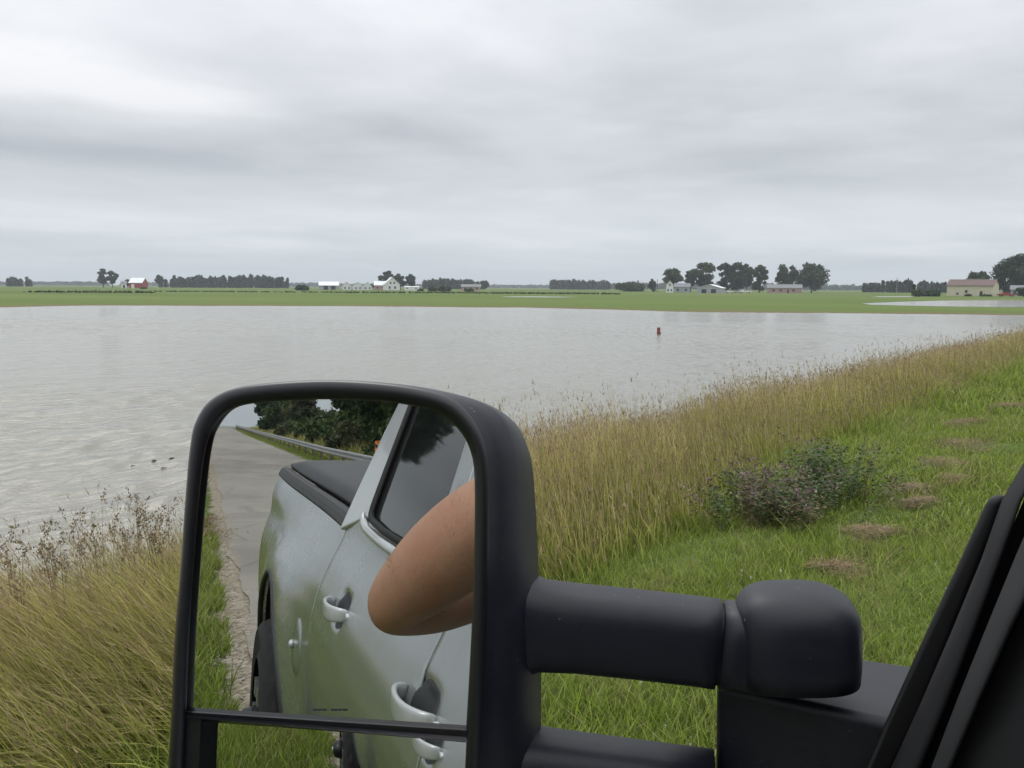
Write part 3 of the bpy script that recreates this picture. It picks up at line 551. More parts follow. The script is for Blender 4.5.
# ------------------------------------------------------------------ far buildings
def building(name, lab, px, wpx, depth, hwall, hroof, wall, roof, deep=8, gable_front=False, rot=0, windows=(), doors=(), cat='building', overhang=.4, chimney=None, group=None):
    """front faces the camera; px centre of the front; sizes in metres from pixels"""
    w = wpx*depth/FOC; e = empty(name, gp(px, depth), R(37.7-90)-math.atan((px-512)/FOC)+R(rot)); tag(e, lab, cat, group)
    mb = MB(); D = deep
    if gable_front:
        V = [(-w/2, 0, 0), (w/2, 0, 0), (w/2, D, 0), (-w/2, D, 0), (-w/2, 0, hwall), (w/2, 0, hwall), (w/2, D, hwall), (-w/2, D, hwall), (0, 0, hwall+hroof), (0, D, hwall+hroof)]
        mb.add(V, [(0, 1, 5, 8, 4), (2, 3, 7, 9, 6), (1, 2, 6, 5), (3, 0, 4, 7)])
    else:
        V = [(-w/2, 0, 0), (w/2, 0, 0), (w/2, D, 0), (-w/2, D, 0), (-w/2, 0, hwall), (w/2, 0, hwall), (w/2, D, hwall), (-w/2, D, hwall), (-w/2, D/2, hwall+hroof), (w/2, D/2, hwall+hroof)]
        mb.add(V, [(0, 1, 5, 4), (1, 2, 6, 9, 5), (2, 3, 7, 6), (3, 0, 4, 8, 7)])
    mb.build('wall', M[wall], e); rb = MB(); t = .15; o_ = overhang
    if gable_front:
        for s in (-1, 1):
            k = hroof/(w/2); x1 = s*(w/2+o_); z1 = hwall-k*o_
            P_ = [(0, -o_, hwall+hroof+.02), (0, D+o_, hwall+hroof+.02), (x1, D+o_, z1), (x1, -o_, z1)]
            rb.add(P_+[(a, b, c+t) for a, b, c in P_], [(0, 1, 2, 3), (4, 7, 6, 5), (0, 3, 7, 4), (1, 5, 6, 2), (3, 2, 6, 7), (0, 4, 5, 1)])
    else:
        for s in (-1, 1):
            k = hroof/(D/2); y1 = D/2+s*(D/2+o_); z1 = hwall-k*o_
            P_ = [(-w/2-o_, D/2, hwall+hroof+.02), (w/2+o_, D/2, hwall+hroof+.02), (w/2+o_, y1, z1), (-w/2-o_, y1, z1)]
            rb.add(P_+[(a, b, c+t) for a, b, c in P_], [(0, 1, 2, 3), (4, 7, 6, 5), (0, 3, 7, 4), (1, 5, 6, 2), (3, 2, 6, 7), (0, 4, 5, 1)])
    ro = rb.build('roof', M[roof], e)
    for x, z, a, b in windows: MB().box((x, -.04, z), (a, .12, b)).build('window', M['dark'], e)
    for x, a, b in doors: MB().box((x, -.04, b/2), (a, .12, b)).build('door', M['dark'] if wall != 'w_red' else M['w_white'], e)
    if chimney: MB().box((chimney, D/2, hwall+hroof+.4), (.8, .8, 1.4)).build('chimney', M['w_pink'], ro)
    return e
building('red_barn', 'red barn with a white roof at the left of the horizon', 136, 13, 700, 4.2, 3.6, 'w_red', 'r_white', 12, rot=-22, doors=[(-2, 2.4, 3)], cat='barn')
building('white_shed', 'tiny white shed touching the left end of the red barn', 124.5, 5, 720, 4.0, 1.4, 'w_white', 'r_grey', 6, cat='shed', doors=[(0, 1.4, 2.4)])
building('grey_shed', 'long dark shed with a white roof left of the white gables', 329, 19, 620, 3.0, 2.4, 'w_grey', 'r_white', 10, cat='shed', doors=[(-2, 3, 2.6), (3, 3, 2.6)])
g3 = 'row of white gabled sheds'
for px, w_, lb in ((347, 9, 'leftmost white gabled shed in the row of three'), (358, 10, 'middle white gabled shed in the row of three'), (367.5, 8, 'rightmost grey roofed shed in the row of three')):
    building('white_shed', lb, px, w_, 600, 3.0, 2.2, 'w_white', 'r_white', 14, True, windows=[(-1.2, 1.3, 1.0, 1.0), (1.5, 1.3, 1.0, 1.0)], cat='shed', group=g3)
building('farmhouse', 'white gabled farmhouse under the round dark tree', 392.5, 15, 600, 4.0, 4.6, 'w_white', 'w_white', 10, True, windows=[(-1.8, 1.8, 1.1, 1.5), (1.8, 1.8, 1.1, 1.5), (-1.2, 4.8, 1, 1.3), (1.2, 4.8, 1, 1.3)], cat='house', rot=8)
building('farmhouse', 'low pink walled house left of the white gabled farmhouse', 380, 11, 620, 3.4, 2.6, 'w_pink', 'r_white', 8, windows=[(-1.6, 1.6, 1.2, 1.1), (2, 1.6, 1.2, 1.1)], cat='house')
building('trailer', 'long white trailer right of the white gabled farmhouse', 412, 14.5, 560, 2.2, .35, 'w_white', 'r_white', 3, windows=[(-3, 1.5, 1, .6), (2.5, 1.5, 1, .6)], cat='trailer', overhang=.1)
building('low_house', 'long low pale house in front of the middle woods', 471, 19, 620, 2.6, 1.6, 'w_pink', 'r_grey', 8, windows=[(-4, 1.4, 1.4, 1), (0, 1.4, 1.4, 1), (4, 1.4, 1.4, 1)], cat='house', chimney=3)
building('farmhouse', 'white two storey house under the umbrella shaped tree', 669.5, 7, 500, 4.4, 2.4, 'w_white', 'r_grey', 9, True, windows=[(-.9, 1.4, .8, 1.1), (.9, 1.4, .8, 1.1), (0, 4.2, .8, 1.0)], cat='house')
building('farmhouse', 'grey wing of houses right of the white two storey house', 682, 15, 510, 3.2, 2.0, 'w_grey', 'r_grey', 8, windows=[(-2.5, 1.5, 1.2, 1.2), (2, 1.5, 1.2, 1.2)], cat='house')
building('pale_shed', 'wide pale grey shed with a shallow white roof', 709, 24, 470, 2.7, 1.7, 'w_grey', 'r_white', 9, True, rot=-14, doors=[(-2.8, 2.6, 2.1), (2.2, 2.6, 2.1)], cat='shed')
building('pink_house', 'long pinkish house under the two broad trees', 784, 33, 520, 3.0, 1.9, 'w_pink', 'r_grey', 9, windows=[(-6, 1.6, 1.3, 1.1), (-2, 1.6, 1.3, 1.1), (5, 1.6, 1.3, 1.1)], doors=[(2, 1.0, 2.0)], cat='house', chimney=-4)
building('tan_barn', 'long tan metal barn with a brown roof at the right', 969, 42, 360, 4.3, 2.3, 'w_tan', 'r_brown', 11, rot=-12, windows=[(-1.2, 1.9, .9, 1.1), (-4.4, 1.0, .8, .8)], doors=[(4.2, 1.0, 2.0)], cat='barn')
building('grey_house', 'small grey house behind the red pickup', 1017, 12, 370, 2.8, 1.6, 'w_grey', 'r_grey', 7, windows=[(-1, 1.6, 1, 1)], cat='house')
def vehicle(name, lab, px, depth, body, L_=4.6, pickup=False, cat='car'):
    e = empty(name, gp(px, depth), R(37.7-90)); tag(e, lab, cat)
    mb = MB(); h = .95
    V, F = [], []
    prof = [(-.5, .35), (-.5, .75), (-.46, .95), (-.25, 1.0), (-.12, 1.42), (.22, 1.45), (.36, .98), (.5, .9), (.5, .35)] if not pickup else [(-.5, .45), (-.5, .95), (-.3, 1.1), (-.2, 1.75), (.10, 1.78), (.16, 1.15), (.5, 1.15), (.5, .5)]
    n = len(prof); V = [(x*L_, -.9, z) for x, z in prof]+[(x*L_, .9, z) for x, z in prof]
    F = [tuple(range(n)), tuple(range(2*n-1, n-1, -1))]+[(i, i+n, (i+1) % n+n, (i+1) % n) for i in range(n)]
    mb.add(V, F).build('body', M[body], e)
    for sx in (-.31, .31):
        for sy in (-.92, .92): MB().tube([(sx*L_, sy-.1, .34), (sx*L_, sy+.1, .34)], .34, 14).build('wheel', M['tyre'], e)
    x0 = -.02 if not pickup else -.05; MB().box((x0*L_+.2, 0, 1.2 if not pickup else 1.45), (L_*.28, 1.84, .3)).build('window', M['tint'], e)
vehicle('parked_car', 'white car parked between the shed and the three trees', 729, 500, 'carwhite')
vehicle('parked_car', 'long white vehicle parked in front of the three trees', 745, 490, 'carwhite', 6.5, True)
vehicle('parked_car', 'dark car between the two parked white vehicles', 737, 505, 'w_grey')
vehicle('parked_pickup', 'red pickup parked right of the tan barn', 1006, 355, 'carred', 6.6, True, 'pickup')
e = empty('radio_mast', gp(896, 690)); tag(e, 'thin lattice mast rising over the woods left of the barn', 'mast')
mb = MB(); H_ = HP(896, 277, 690)
for a in range(3): mb.tube([(math.cos(a*2.1)*.35, math.sin(a*2.1)*.35, 0), (math.cos(a*2.1)*.12, math.sin(a*2.1)*.12, H_)], .06, 4)
for k in range(20): z = H_*k/20; mb.tube([(.33*(1-z/H_*.6), 0, z), (-.2, .28*(1-z/H_*.6), z+H_/20)], .04, 4)
mb.build('lattice', M['steel'], e)
for px, lb in ((742, 'thin wooden pole left of the lone open tree'), (657, 'short thin pole beside the spired tree')):
    e = empty('utility_pole', gp(px, 520)); tag(e, lb, 'pole'); MB().tube([(0, 0, 0), (0, 0, 7.5)], [.16, .11], 6).build('post', M['bark'], e); MB().box((0, 0, 7), (1.8, .12, .14)).build('crossarm', M['bark'], e)

# ------------------------------------------------------------------ things in the water
p = on_z(658.5, 334.2, WZ); e = empty('marker_post', p, .4); tag(e, 'red marker post standing in the flood water', 'marker')
mb = MB(); mb.tube([(0, 0, -.3), (.01, 0, .10), (.03, 0, .36)], [.095, .10, .095], 12); mb.build('post', M['red'], e, smooth=False)
MB().tube([(.03, 0, .36), (.03, 0, .40)], [.105, .09], 12).build('cap', M['red'], e)
MB().tube([(.14, -.02, -.02), (.24, -.04, .07), (.36, -.1, .03)], [.05, .06, .03], 7).build('snagged_debris', M['mudbits'], e)
for i, (px, py, s, lb) in enumerate([(172, 459, .026, 'largest dark lump of debris floating left of the mirror'), (176, 461, .022, 'dark debris lump touching the mirror head side'), (154, 461, .02, 'thin debris piece floating left of the dark lumps'), (163, 468, .014, 'small debris piece nearest the bank'), (133, 466, .014, 'leftmost faint piece of debris on the water')]):
    p = on_z(px, py, WZ); r = np.random.default_rng(i); mb = MB()
    for k in range(4):
        a = r.normal(0, s*.8, 2); mb.tube([(a[0]-s*1.5*RH[0], a[1]-s*1.5*RH[1], -.01), (a[0], a[1], s*.6), (a[0]+s*RH[0]*1.2, a[1]+s*RH[1]*1.2, 0)], [s*.25, s*.45, s*.2], 6)
    o = mb.build('floating_debris', M['mudbits'], None, True); o.location = tuple(p); tag(o, lb, 'debris', 'debris floating on the flood water')
# ------------------------------------------------------------------ pickup truck (origin of x at the driver's window; outer skin near y = +0.2)
truck = empty('pickup_truck', (0, 0, 0)); tag(truck, 'silver crew cab pickup truck with black bed cover, seen in the door mirror', 'pickup truck')
YC = -.86                                        # centre line
pz = np.array([.42, .55, .70, .85, .97, 1.08, 1.17, 1.25, 1.32, 1.37, 1.42]); py_ = np.array([.13, .175, .198, .208, .210, .203, .184, .152, .118, .098, .088])
def sm(t): t = np.clip(t, 0, 1); return t*t*(3-2*t)
def y_cab(x, z):
    y = np.interp(z, pz, py_); zz_ = np.linspace(-.016, .016, 5)
    y = np.mean([np.interp(z+d, pz, py_) for d in zz_], axis=0)
    y = y-.010*np.exp(-((z-1.10-.02*x)/.018)**2)*0+.012*np.exp(-((z-.60)/.05)**2)
    for hx, hz in HANDLES: y = y-.020*np.exp(-(((x-hx-.005)/.068)**4+((z-hz+.002)/.042)**4))
    return y
HANDLES = [(-.565, 1.205), (-1.535, 1.195)]
AX, AZ, AR = -3.0, .46, .61                      # rear arch
def ztop_bed(x): return 1.37+(-2.1-x)*.032
def y_bed(x, z):
    zt = ztop_bed(x); k = sm((-2.1-x)/1.9); s = np.interp(z+(1.37-zt)*0, pz, py_)
    s = np.mean([np.interp(z+d-(zt-1.37)*sm((z-1.1)/.25), pz, py_) for d in np.linspace(-.018, .018, 5)], axis=0)
    r = np.hypot((x-AX), (z-AZ)); flare = .040*np.exp(-np.clip(r-AR, 0, 9)**2/(2*.13**2))*sm((1.30-z)/.16)
    bulge = .035*sm((-2.05-x)/.6)*sm((1.38-z)/.3)
    return s-.004+flare*.75+bulge+.055*k*sm((z-1.2)/.2)
def panel(name, x0, x1, zb, zt, yf, m, parent, nx=60, nz=50, edge=.010, depth=.012, side=1, slant=None, rounded=True):
    """outer sheet-metal panel: a grid on the body surface whose borders roll inwards"""
    us = np.concatenate([[0, 0], np.linspace(0, 1, nx), [1, 1]]); vs_ = np.concatenate([[0, 0], np.linspace(0, 1, nz), [1, 1]])
    V = []
    for i, u_ in enumerate(us):
        for j, v_ in enumerate(vs_):
            x = x0+(x1-x0)*u_
            a = zb(x) if callable(zb) else zb; b = zt(x) if callable(zt) else zt
            z = a+(b-a)*v_
            if slant: x = x+slant*(z-1.1)
            y = float(yf(x, z)); di = min(i, len(us)-1-i); dj = min(j, len(vs_)-1-j)
            sx_ = (edge*.25 if i < len(us)/2 else -edge*.25); 
            if di >= 2: sx_ = 0
            k = min(di, dj)
            if k == 0: y -= depth*2.2
            elif k == 1: y -= depth*.25
            ins = {0: 0, 1: 0, 2: .6}.get(di, 1)*edge if di < 3 else edge
            insz = {0: 0, 1: 0, 2: .6}.get(dj, 1)*edge if dj < 3 else edge
            if di == 2: x += edge*(.5 if i < len(us)/2 else -.5)
            if dj == 2: z += edge*(.5 if j < len(vs_)/2 else -.5)
            if side < 0: y = 2*YC-y
            V.append((x, y, z))
    nz_ = len(vs_); F = [(i*nz_+j, (i+1)*nz_+j, (i+1)*nz_+j+1, i*nz_+j+1) for i in range(len(us)-1) for j in range(nz_-1)]
    if (x1 > x0) == (side > 0): F = [f[::-1] for f in F]
    return mesh_obj(name, V, F, m, parent, True)
G = .006
def arch_bottom(x):
    base = .50+.0*x
    dx = x-AX
    return max(base, AZ+math.sqrt(max(0, AR*AR-dx*dx))) if abs(dx) < AR else base
FX0, FXC = 1.95, 1.0                             # front end, front axle
def farch(x):
    dx = x-FXC; r = .56; return max(.52, .46+math.sqrt(max(0, r*r-dx*dx))) if abs(dx) < r else .52
def y_fr(x, z): return np.interp(z, pz, py_)-.10*sm((x-1.35)/.7)+.04*np.exp(-np.clip(np.hypot(x-FXC, z-.46)-.56, 0, 9)**2/.02)
for side in (1, -1):
    nm = 'front_door' if side > 0 else 'front_door'
    fd = panel('door', .62, -.62, .46, 1.425, y_cab, M['paint'], truck, 90, 110, side=side)
    rd = panel('door', -.62-G, -1.98, .46, 1.425, y_cab, M['paint'], truck, 90, 110, side=side)
    bs = panel('bed_side', -2.01, -4.18, arch_bottom, ztop_bed, y_bed, M['paint'], truck, 150, 60, side=side)
    panel('front_fender', FX0, .62+G, farch, lambda x: 1.36-.10*sm((x-.7)/1.3), y_fr, M['paint'], truck, 70, 40, side=side)
    if side > 0: FD, RD, BSD = fd, rd, bs
def S2(y, side): return y if side > 0 else 2*YC-y
# dark inner body, floor, firewall
mb = MB()
mb.box((-.68, YC, .47), (2.62, 2.0, .10)); mb.box((.60, YC, .95), (.06, 1.86, .9)); mb.box((-2.0, YC, .95), (.03, 1.86, .88))
mb.box((-3.1, YC, .95), (2.1, 1.30, .1)); mb.box((1.25, YC, .85), (1.2, 1.0, .6))
mb.build('inner_shell', M['rubber'], truck)
for side in (1, -1):
    mb = MB(); zz_ = np.linspace(.46, 1.40, 20); xsn = [.66, -.62, -1.98, -2.0]
    V = [(x, S2(float(np.interp(z, pz, py_))-.05, side), z) for x in xsn for z in zz_]; n_ = len(zz_)
    mb.add(V, [(i*n_+j, (i+1)*n_+j, (i+1)*n_+j+1, i*n_+j+1) for i in range(3) for j in range(n_-1)]); mb.build('door_liner', M['trim'], truck, True)
# greenhouse: side plane leans in with height
def yg(z): return .088-.43*(z-1.42)
def gquad(mb, pts, th=.03, side=1, off=0.):
    V = [(x, S2(yg(z)+off, side), z) for x, z in pts]+[(x, S2(yg(z)+off-th, side), z) for x, z in pts]; n = len(pts)
    F = [tuple(range(n)), tuple(range(2*n-1, n-1, -1))]+[(i, i+n, (i+1) % n+n, (i+1) % n) for i in range(n)]
    if side < 0: F = [f[::-1] for f in F]
    mb.add(V, F)
ZR = 1.90
for side in (1, -1):
    mb = MB(); gquad(mb, [(-1.70, 1.435), (-2.035, 1.36), (-2.05, 1.5), (-2.06, 1.7), (-2.03, ZR+.04), (-1.86, ZR+.02), (-1.80, 1.70)], .05, side, .004)
    mb.build('rear_cab_pillar', M['paint_bright'], truck, bevel=.012)
    mb = MB(); gquad(mb, [(-.74, 1.425), (-.88, 1.425), (-.955, 1.56), (-1.11, ZR-.03), (-.98, ZR-.03), (-.83, 1.56)], .04, side, .0); mb.build('door_frame', M['paint'], truck, bevel=.005)
    mb = MB(); gquad(mb, [(-.60, 1.425), (-.73, 1.425), (-.82, 1.56), (-.97, ZR-.03), (-.84, ZR-.03), (-.69, 1.56)], .04, side, .003); mb.build('door_frame', M['paint'], truck, bevel=.005)
    mb = MB(); gquad(mb, [(.70, 1.40), (.62, 1.40), (.44, ZR), (.52, ZR)], .05, side, -.01); mb.build('windscreen_pillar', M['paint'], truck, bevel=.01)
    mb = MB(); gquad(mb, [(.55, ZR-.04), (-2.03, ZR-.04), (-2.03, ZR+.05), (.45, ZR+.05)], .05, side, .008); mb.build('roof_rail', M['paint'], truck, bevel=.01)
    mb = MB(); gquad(mb, [(-.87, 1.42), (-1.63, 1.435), (-1.67, 1.46), (-1.83, ZR-.05), (-1.06, ZR-.05)], .006, side, -.006); mb.build('window', M['tint'], truck)
    # black weather strip round the rear glass, and bright belt strip
    p = [(-1.85, 1.87), (-1.79, 1.74), (-1.72, 1.58), (-1.668, 1.475), (-1.645, 1.45), (-1.60, 1.438), (-1.40, 1.428), (-.87, 1.425)]
    MB().tube([(x, S2(yg(z)+.003, side), z) for x, z in p], .011, 8).build('weather_strip', M['rubber'], truck, True)
    p = [(-1.68, 1.455), (-1.685, 1.435), (-1.66, 1.420), (-1.60, 1.410), (-1.40, 1.402), (-.64, 1.398)]
    MB().tube([(x, S2(float(np.interp(z, pz, py_))+.008, side), z) for x, z in p], [(.004, .006), (.010, .012), (.013, .014), (.013, .014), (.013, .014), (.012, .014)], 10).build('belt_moulding', M['paint_bright'], truck, True)
    MB().tube([(x, S2(.090, side), 1.424) for x in (-.60, 0, .50)], .012, 8).build('window_seal', M['rubber'], truck, True)
# roof
V = []; F = []
rx = np.array([.45, .30, .0, -.8, -1.6, -1.95, -2.05]); rz = np.array([1.93, 1.985, 2.02, 2.04, 2.03, 1.99, 1.92]); n = 15
for x, z in zip(rx, rz):
    for k in range(n):
        t = -1+2*k/(n-1); V.append((x, YC+t*(-YC-.12), z-(.07*abs(t)**6)))
F = [(i*n+j, i*n+j+1, (i+1)*n+j+1, (i+1)*n+j) for i in range(len(rx)-1) for j in range(n-1)]
o = mesh_obj('roof', V, F, M['paint'], truck, True); md = o.modifiers.new('t', 'SOLIDIFY'); md.thickness = .03; md.offset = -1
# back of the cab with rear window
mb = MB(); y0, y1 = 2*YC-.05, .05
mb.box((-2.03, YC, 1.16), (.03, 1.8, .50)); mb.box((-2.03, -.25, 1.65), (.03, .24, .5)); mb.box((-2.03, 2*YC+.25, 1.65), (.03, .24, .5)); mb.box((-2.03, YC, 1.90), (.03, 1.4, .12)); mb.build('cab_back', M['paint'], truck)
MB().box((-2.035, YC, 1.63), (.008, 1.00, .42)).build('rear_window', M['tint'], truck)
# windscreen, hood, grille, bumpers
mb = MB(); V = [(.95, -.02, 1.40), (.95, 2*YC+.02, 1.40), (.50, 2*YC+.14, 1.92), (.50, -.14, 1.92)]; mb.add(V, [(0, 1, 2, 3)]); o = mb.build('windscreen', M['glass'], truck); md = o.modifiers.new('t', 'SOLIDIFY'); md.thickness = .006
V = []; hx = np.array([.92, 1.2, 1.6, 1.9, 1.98]); hz_ = np.array([1.38, 1.39, 1.35, 1.28, 1.20])
for x, z in zip(hx, hz_):
    for k in range(n):
        t = -1+2*k/(n-1); V.append((x, YC+t*(.98-.10*sm((x-1.35)/.7)), z+.03*math.cos(t*1.4)-.05*abs(t)**8))
F = [(i*n+j, i*n+j+1, (i+1)*n+j+1, (i+1)*n+j) for i in range(4) for j in range(n-1)]
o = mesh_obj('hood', V, F, M['paint'], truck, True); md = o.modifiers.new('t', 'SOLIDIFY'); md.thickness = .03; md.offset = -1
g = MB().box((1.95, YC, .98), (.08, 1.1, .42)).build('grille', M['plastic_gloss'], truck, bevel=.02)
for k in range(4): MB().box((2.0, YC, .83+.1*k), (.02, 1.04, .03)).build('bar', M['paint_bright'], g)
for s in (1, -1): MB().box((1.93, YC+s*.72, 1.02), (.12, .32, .26)).build('headlight', M['carwhite'], truck, bevel=.03)
MB().box((2.0, YC, .62), (.22, 1.95, .26)).build('front_bumper', M['paint_bright'], truck, bevel=.05, seg=4)
MB().box((-4.28, YC, .66), (.22, 1.9, .20)).build('rear_bumper', M['paint_bright'], truck, bevel=.04, seg=4)
tg = MB().box((-4.19, YC, 1.12), (.06, 1.62, .62)).build('tailgate', M['paint'], truck, bevel=.02)
MB().box((-4.225, YC, 1.26), (.02, .22, .07)).build('handle', M['black'], tg, bevel=.005)
for s in (1, -1): MB().box((-4.2, S2(.10, s), 1.15), (.06, .12, .40)).build('tail_light', M['carred'], truck, bevel=.015)
# bed rail caps, cover
for side in (1, -1):
    mb = MB(); V = []; xs_ = np.linspace(-2.075, -4.20, 14)
    for x in xs_:
        k = (-2.1-x)/2.08; ye = float(y_bed(x, ztop_bed(x))); ze = ztop_bed(x)
        for dy, dz in ((.003, -.004), (.005, .004), (-.004, .026), (-.018, .040), (-.040, .044), (-.056, .038), (-.056, -.06), (-.03, -.06)):
            V.append((x, S2(ye+dy, side), ze+dz))
    m_ = 8; F = [(i*m_+j, i*m_+(j+1) % m_, (i+1)*m_+(j+1) % m_, (i+1)*m_+j) for i in range(13) for j in range(m_)]+[tuple(range(m_)), tuple(range(13*m_+m_-1, 13*m_-1, -1))]
    mb.add(V, F); mb.build('bed_rail_cap', M['railcap'], truck)
def rail_in(x): return float(y_bed(x, ztop_bed(x)))-.085
V = []; xs_ = np.linspace(-2.09, -4.17, 16); ts = np.linspace(0, 1, 25)
for x in xs_:
    yl = rail_in(x)+.028; yr_ = 2*YC-yl; e_ = min((-2.09-x)/.04, (x+4.17)/.04, 1)
    for t in ts:
        ed = min(t/.02, (1-t)/.02, 1); V.append((x, yl+(yr_-yl)*t, ztop_bed(x)+.062+.030*sm(ed)*sm(e_)+.006*math.sin(x*12)*0+.012*math.sin(math.pi*t)))
nn_ = len(ts); F = [(i*nn_+j, i*nn_+j+1, (i+1)*nn_+j+1, (i+1)*nn_+j)[::-1] for i in range(15) for j in range(nn_-1)]
o = mesh_obj('bed_cover', V, F, M['tonneau'], truck, True); md = o.modifiers.new('t', 'SOLIDIFY'); md.thickness = .03
# handles
def door_handle(hx, hz, parent, side=1):
    ys_ = lambda x, z: S2(float(y_cab(x, z)), side)
    base = float(np.interp(hz, pz, py_)); s = side
    pts = [(hx-.118, base-.006, hz), (hx-.104, base+.020, hz), (hx-.08, base+.034, hz), (hx-.02, base+.043, hz-.001), (hx+.035, base+.040, hz-.001), (hx+.072, base+.028, hz), (hx+.090, base+.010, hz), (hx+.094, base-.012, hz)]
    rad = [(.006, .016), (.008, .020), (.0075, .0225), (.0065, .023), (.0065, .023), (.0075, .022), (.008, .019), (.006, .015)]
    mb = MB(); mb.tube([(x, S2(y, s), z) for x, y, z in pts], [(b, a) if False else (a, b) for a, b in rad], 16, sq=.6)
    h = mb.build('handle', M['paint_bright'], parent, True)
    sub = h.modifiers.new('s', 'SUBSURF'); sub.levels = sub.render_levels = 1
    # cup behind the grip
    V = []; nr, na = 6, 28
    for i in range(nr+1):
        for k in range(na):
            a = 2*math.pi*k/na; r_ = i/nr; x = hx+.004+.080*r_*math.cos(a); z = hz-.002+.050*r_*math.sin(a)
            V.append((x, S2(float(y_cab(x, z))+.005*(1-r_**6)-.0005*r_**6, s), z))
    F = [(i*na+k, i*na+(k+1) % na, (i+1)*na+(k+1) % na, (i+1)*na+k) for i in range(nr) for k in range(na)]
    mesh_obj('handle_cup', V, F, M['cup'], h, True)
    MB().tube([(hx+.118, S2(base-.010, s), hz), (hx+.118, S2(base+.004, s), hz)], [.012, .011], 16).build('lock_cap', M['paint_bright'], h, True)
    return h
for (hx, hz), d in zip(HANDLES, (FD, RD)): door_handle(hx, hz, d)
# fuel flap on the bed side
fx, fz, fr_ = -2.235, .93, .085
V = []; na = 40
for i, r_ in enumerate((0, .5, .9, 1.0)):
    for k in range(na):
        a = 2*math.pi*k/na; x = fx+fr_*.8*r_*math.cos(a); z = fz+fr_*1.25*r_*math.sin(a); V.append((x, float(y_bed(x, z))+(.004 if r_ < 1 else -.004), z))
F = [(i*na+k, i*na+(k+1) % na, (i+1)*na+(k+1) % na, (i+1)*na+k) for i in range(3) for k in range(na)]
ff_ = mesh_obj('fuel_flap', V, F, M['paint'], truck, True)
x = fx-.055; y = float(y_bed(x, fz)); MB().tube([(x, y+.002, fz), (x, y+.012, fz), (x, y+.018, fz)], [.016, .015, .008], 14).build('latch', M['paint_bright'], ff_, True)
# wheels
def wheel(x, y, side, parent, R_=.43, w=.27, hub=.05):
    t = MB(); prof = [(.62, 0), (.72, .02), (.90, 0), (.97, .02), (1.0, .05), (1.0, .22), (.97, .25), (.90, .27), (.72, .25), (.62, .27)]
    n = 48; V = []; 
    for k in range(n):
        a = 2*math.pi*k/n
        for r_, q in prof: 
            rr = r_*R_*(1 if r_ < .99 else (1 if k % 2 else .985)); V.append((x+rr*math.cos(a), y-side*q*w/.27, .44+rr*math.sin(a)))
    m_ = len(prof); F = [(k*m_+j, ((k+1) % n)*m_+j, ((k+1) % n)*m_+j+1, k*m_+j+1) for k in range(n) for j in range(m_-1)]
    ty = mesh_obj('wheel', V, F, M['tyre'], parent, False)
    rm = MB(); rm.tube([(x, y-side*.03, .44), (x, y-side*.045, .44)], [.26, .27], 36)
    for k in range(6): a = k*math.pi/3; rm.box((x+.15*math.cos(a), y-side*.015, .44+.15*math.sin(a)), (.07, .03, .07))
    rm.build('rim', M['rim'], ty); MB().tube([(x, y-side*.02, .44), (x, y+side*hub, .44), (x, y+side*(hub+.015), .44)], [.075, .06, .03], 20).build('hub', M['plastic_gloss'], ty, True)
    MB().tube([(x, y+side*(hub+.012), .44), (x, y+side*(hub+.022), .44)], [.02, .012], 12).build('hub_cap', M['paint_bright'], ty, True)
for side in (1, -1):
    wheel(AX, S2(.300, side), side, truck); wheel(FXC, S2(.19, side), side, truck, hub=.01)
    for cx_, rr_, ya in ((AX, AR+.012, .262), (FXC, .575, .20)):
        V = []; aa = np.linspace(-.05, math.pi+.05, 40)
        for yq, k_ in ((ya-.02, 1), (ya-.12, 1), (-.36, 1), (-.36, 0)):
            V += [(cx_+rr_*k_*math.cos(a), S2(yq, side), .46+rr_*k_*math.sin(a)) for a in aa]
        F = [(i*40+k, i*40+k+1, (i+1)*40+k+1, (i+1)*40+k) for i in range(3) for k in range(39)]
        mesh_obj('wheel_housing', V, F, M['rubber'], truck, True)
    p = [(AX+(AR+.004)*math.cos(a), S2(float(y_bed(AX+(AR+.02)*math.cos(a), AZ+(AR+.02)*math.sin(a)))-.002, side), AZ+(AR+.004)*math.sin(a)) for a in np.linspace(.07, math.pi-.07, 40)]
    MB().tube(p, .013, 8).build('arch_lip', M['railcap'], truck, True)
# dashboard, wheel, seat
MB().box((.62, YC, 1.22), (.42, 1.7, .34)).build('dashboard', M['trim'], truck, bevel=.05, seg=4)
def ringpts(c, r, tilt, n=28): return [(c[0]+r*math.cos(2*math.pi*k/n)*math.sin(tilt), c[1]+r*math.sin(2*math.pi*k/n), c[2]+r*math.cos(2*math.pi*k/n)*math.cos(tilt)) for k in range(n+1)]
sw = MB().tube(ringpts((.12, -.42, 1.28), .19, -.45), .014, 10, cap=False).build('steering_wheel', M['trim'], truck, True)
MB().tube([(.30, -.42, 1.2), (.12, -.42, 1.28)], [.03, .05], 12).build('steering_column', M['trim'], sw, True)
for yy in (-.36, -1.36):
    st = MB().box((-.42, yy, .86), (.55, .52, .16)).build('seat', M['seat'], truck, bevel=.05, seg=4)
    mb = MB(); mb.tube([(-.66, yy, .9), (-.78, yy, 1.5), (-.80, yy, 1.58)], [(.25, .07), (.24, .06), (.18, .05)], 20, sq=.6); mb.build('backrest', M['seat'], st, True)
    MB().tube([(-.80, yy, 1.62), (-.81, yy, 1.78)], [(.13, .05), (.12, .04)], 16, sq=.6).build('headrest', M['seat'], st, True)
st = MB().box((-1.35, YC, .88), (.5, 1.5, .2)).build('rear_seat', M['seat'], truck, bevel=.05, seg=4); MB().box((-1.68, YC, 1.2), (.16, 1.5, .6)).build('backrest', M['seat'], st, bevel=.05, seg=4)

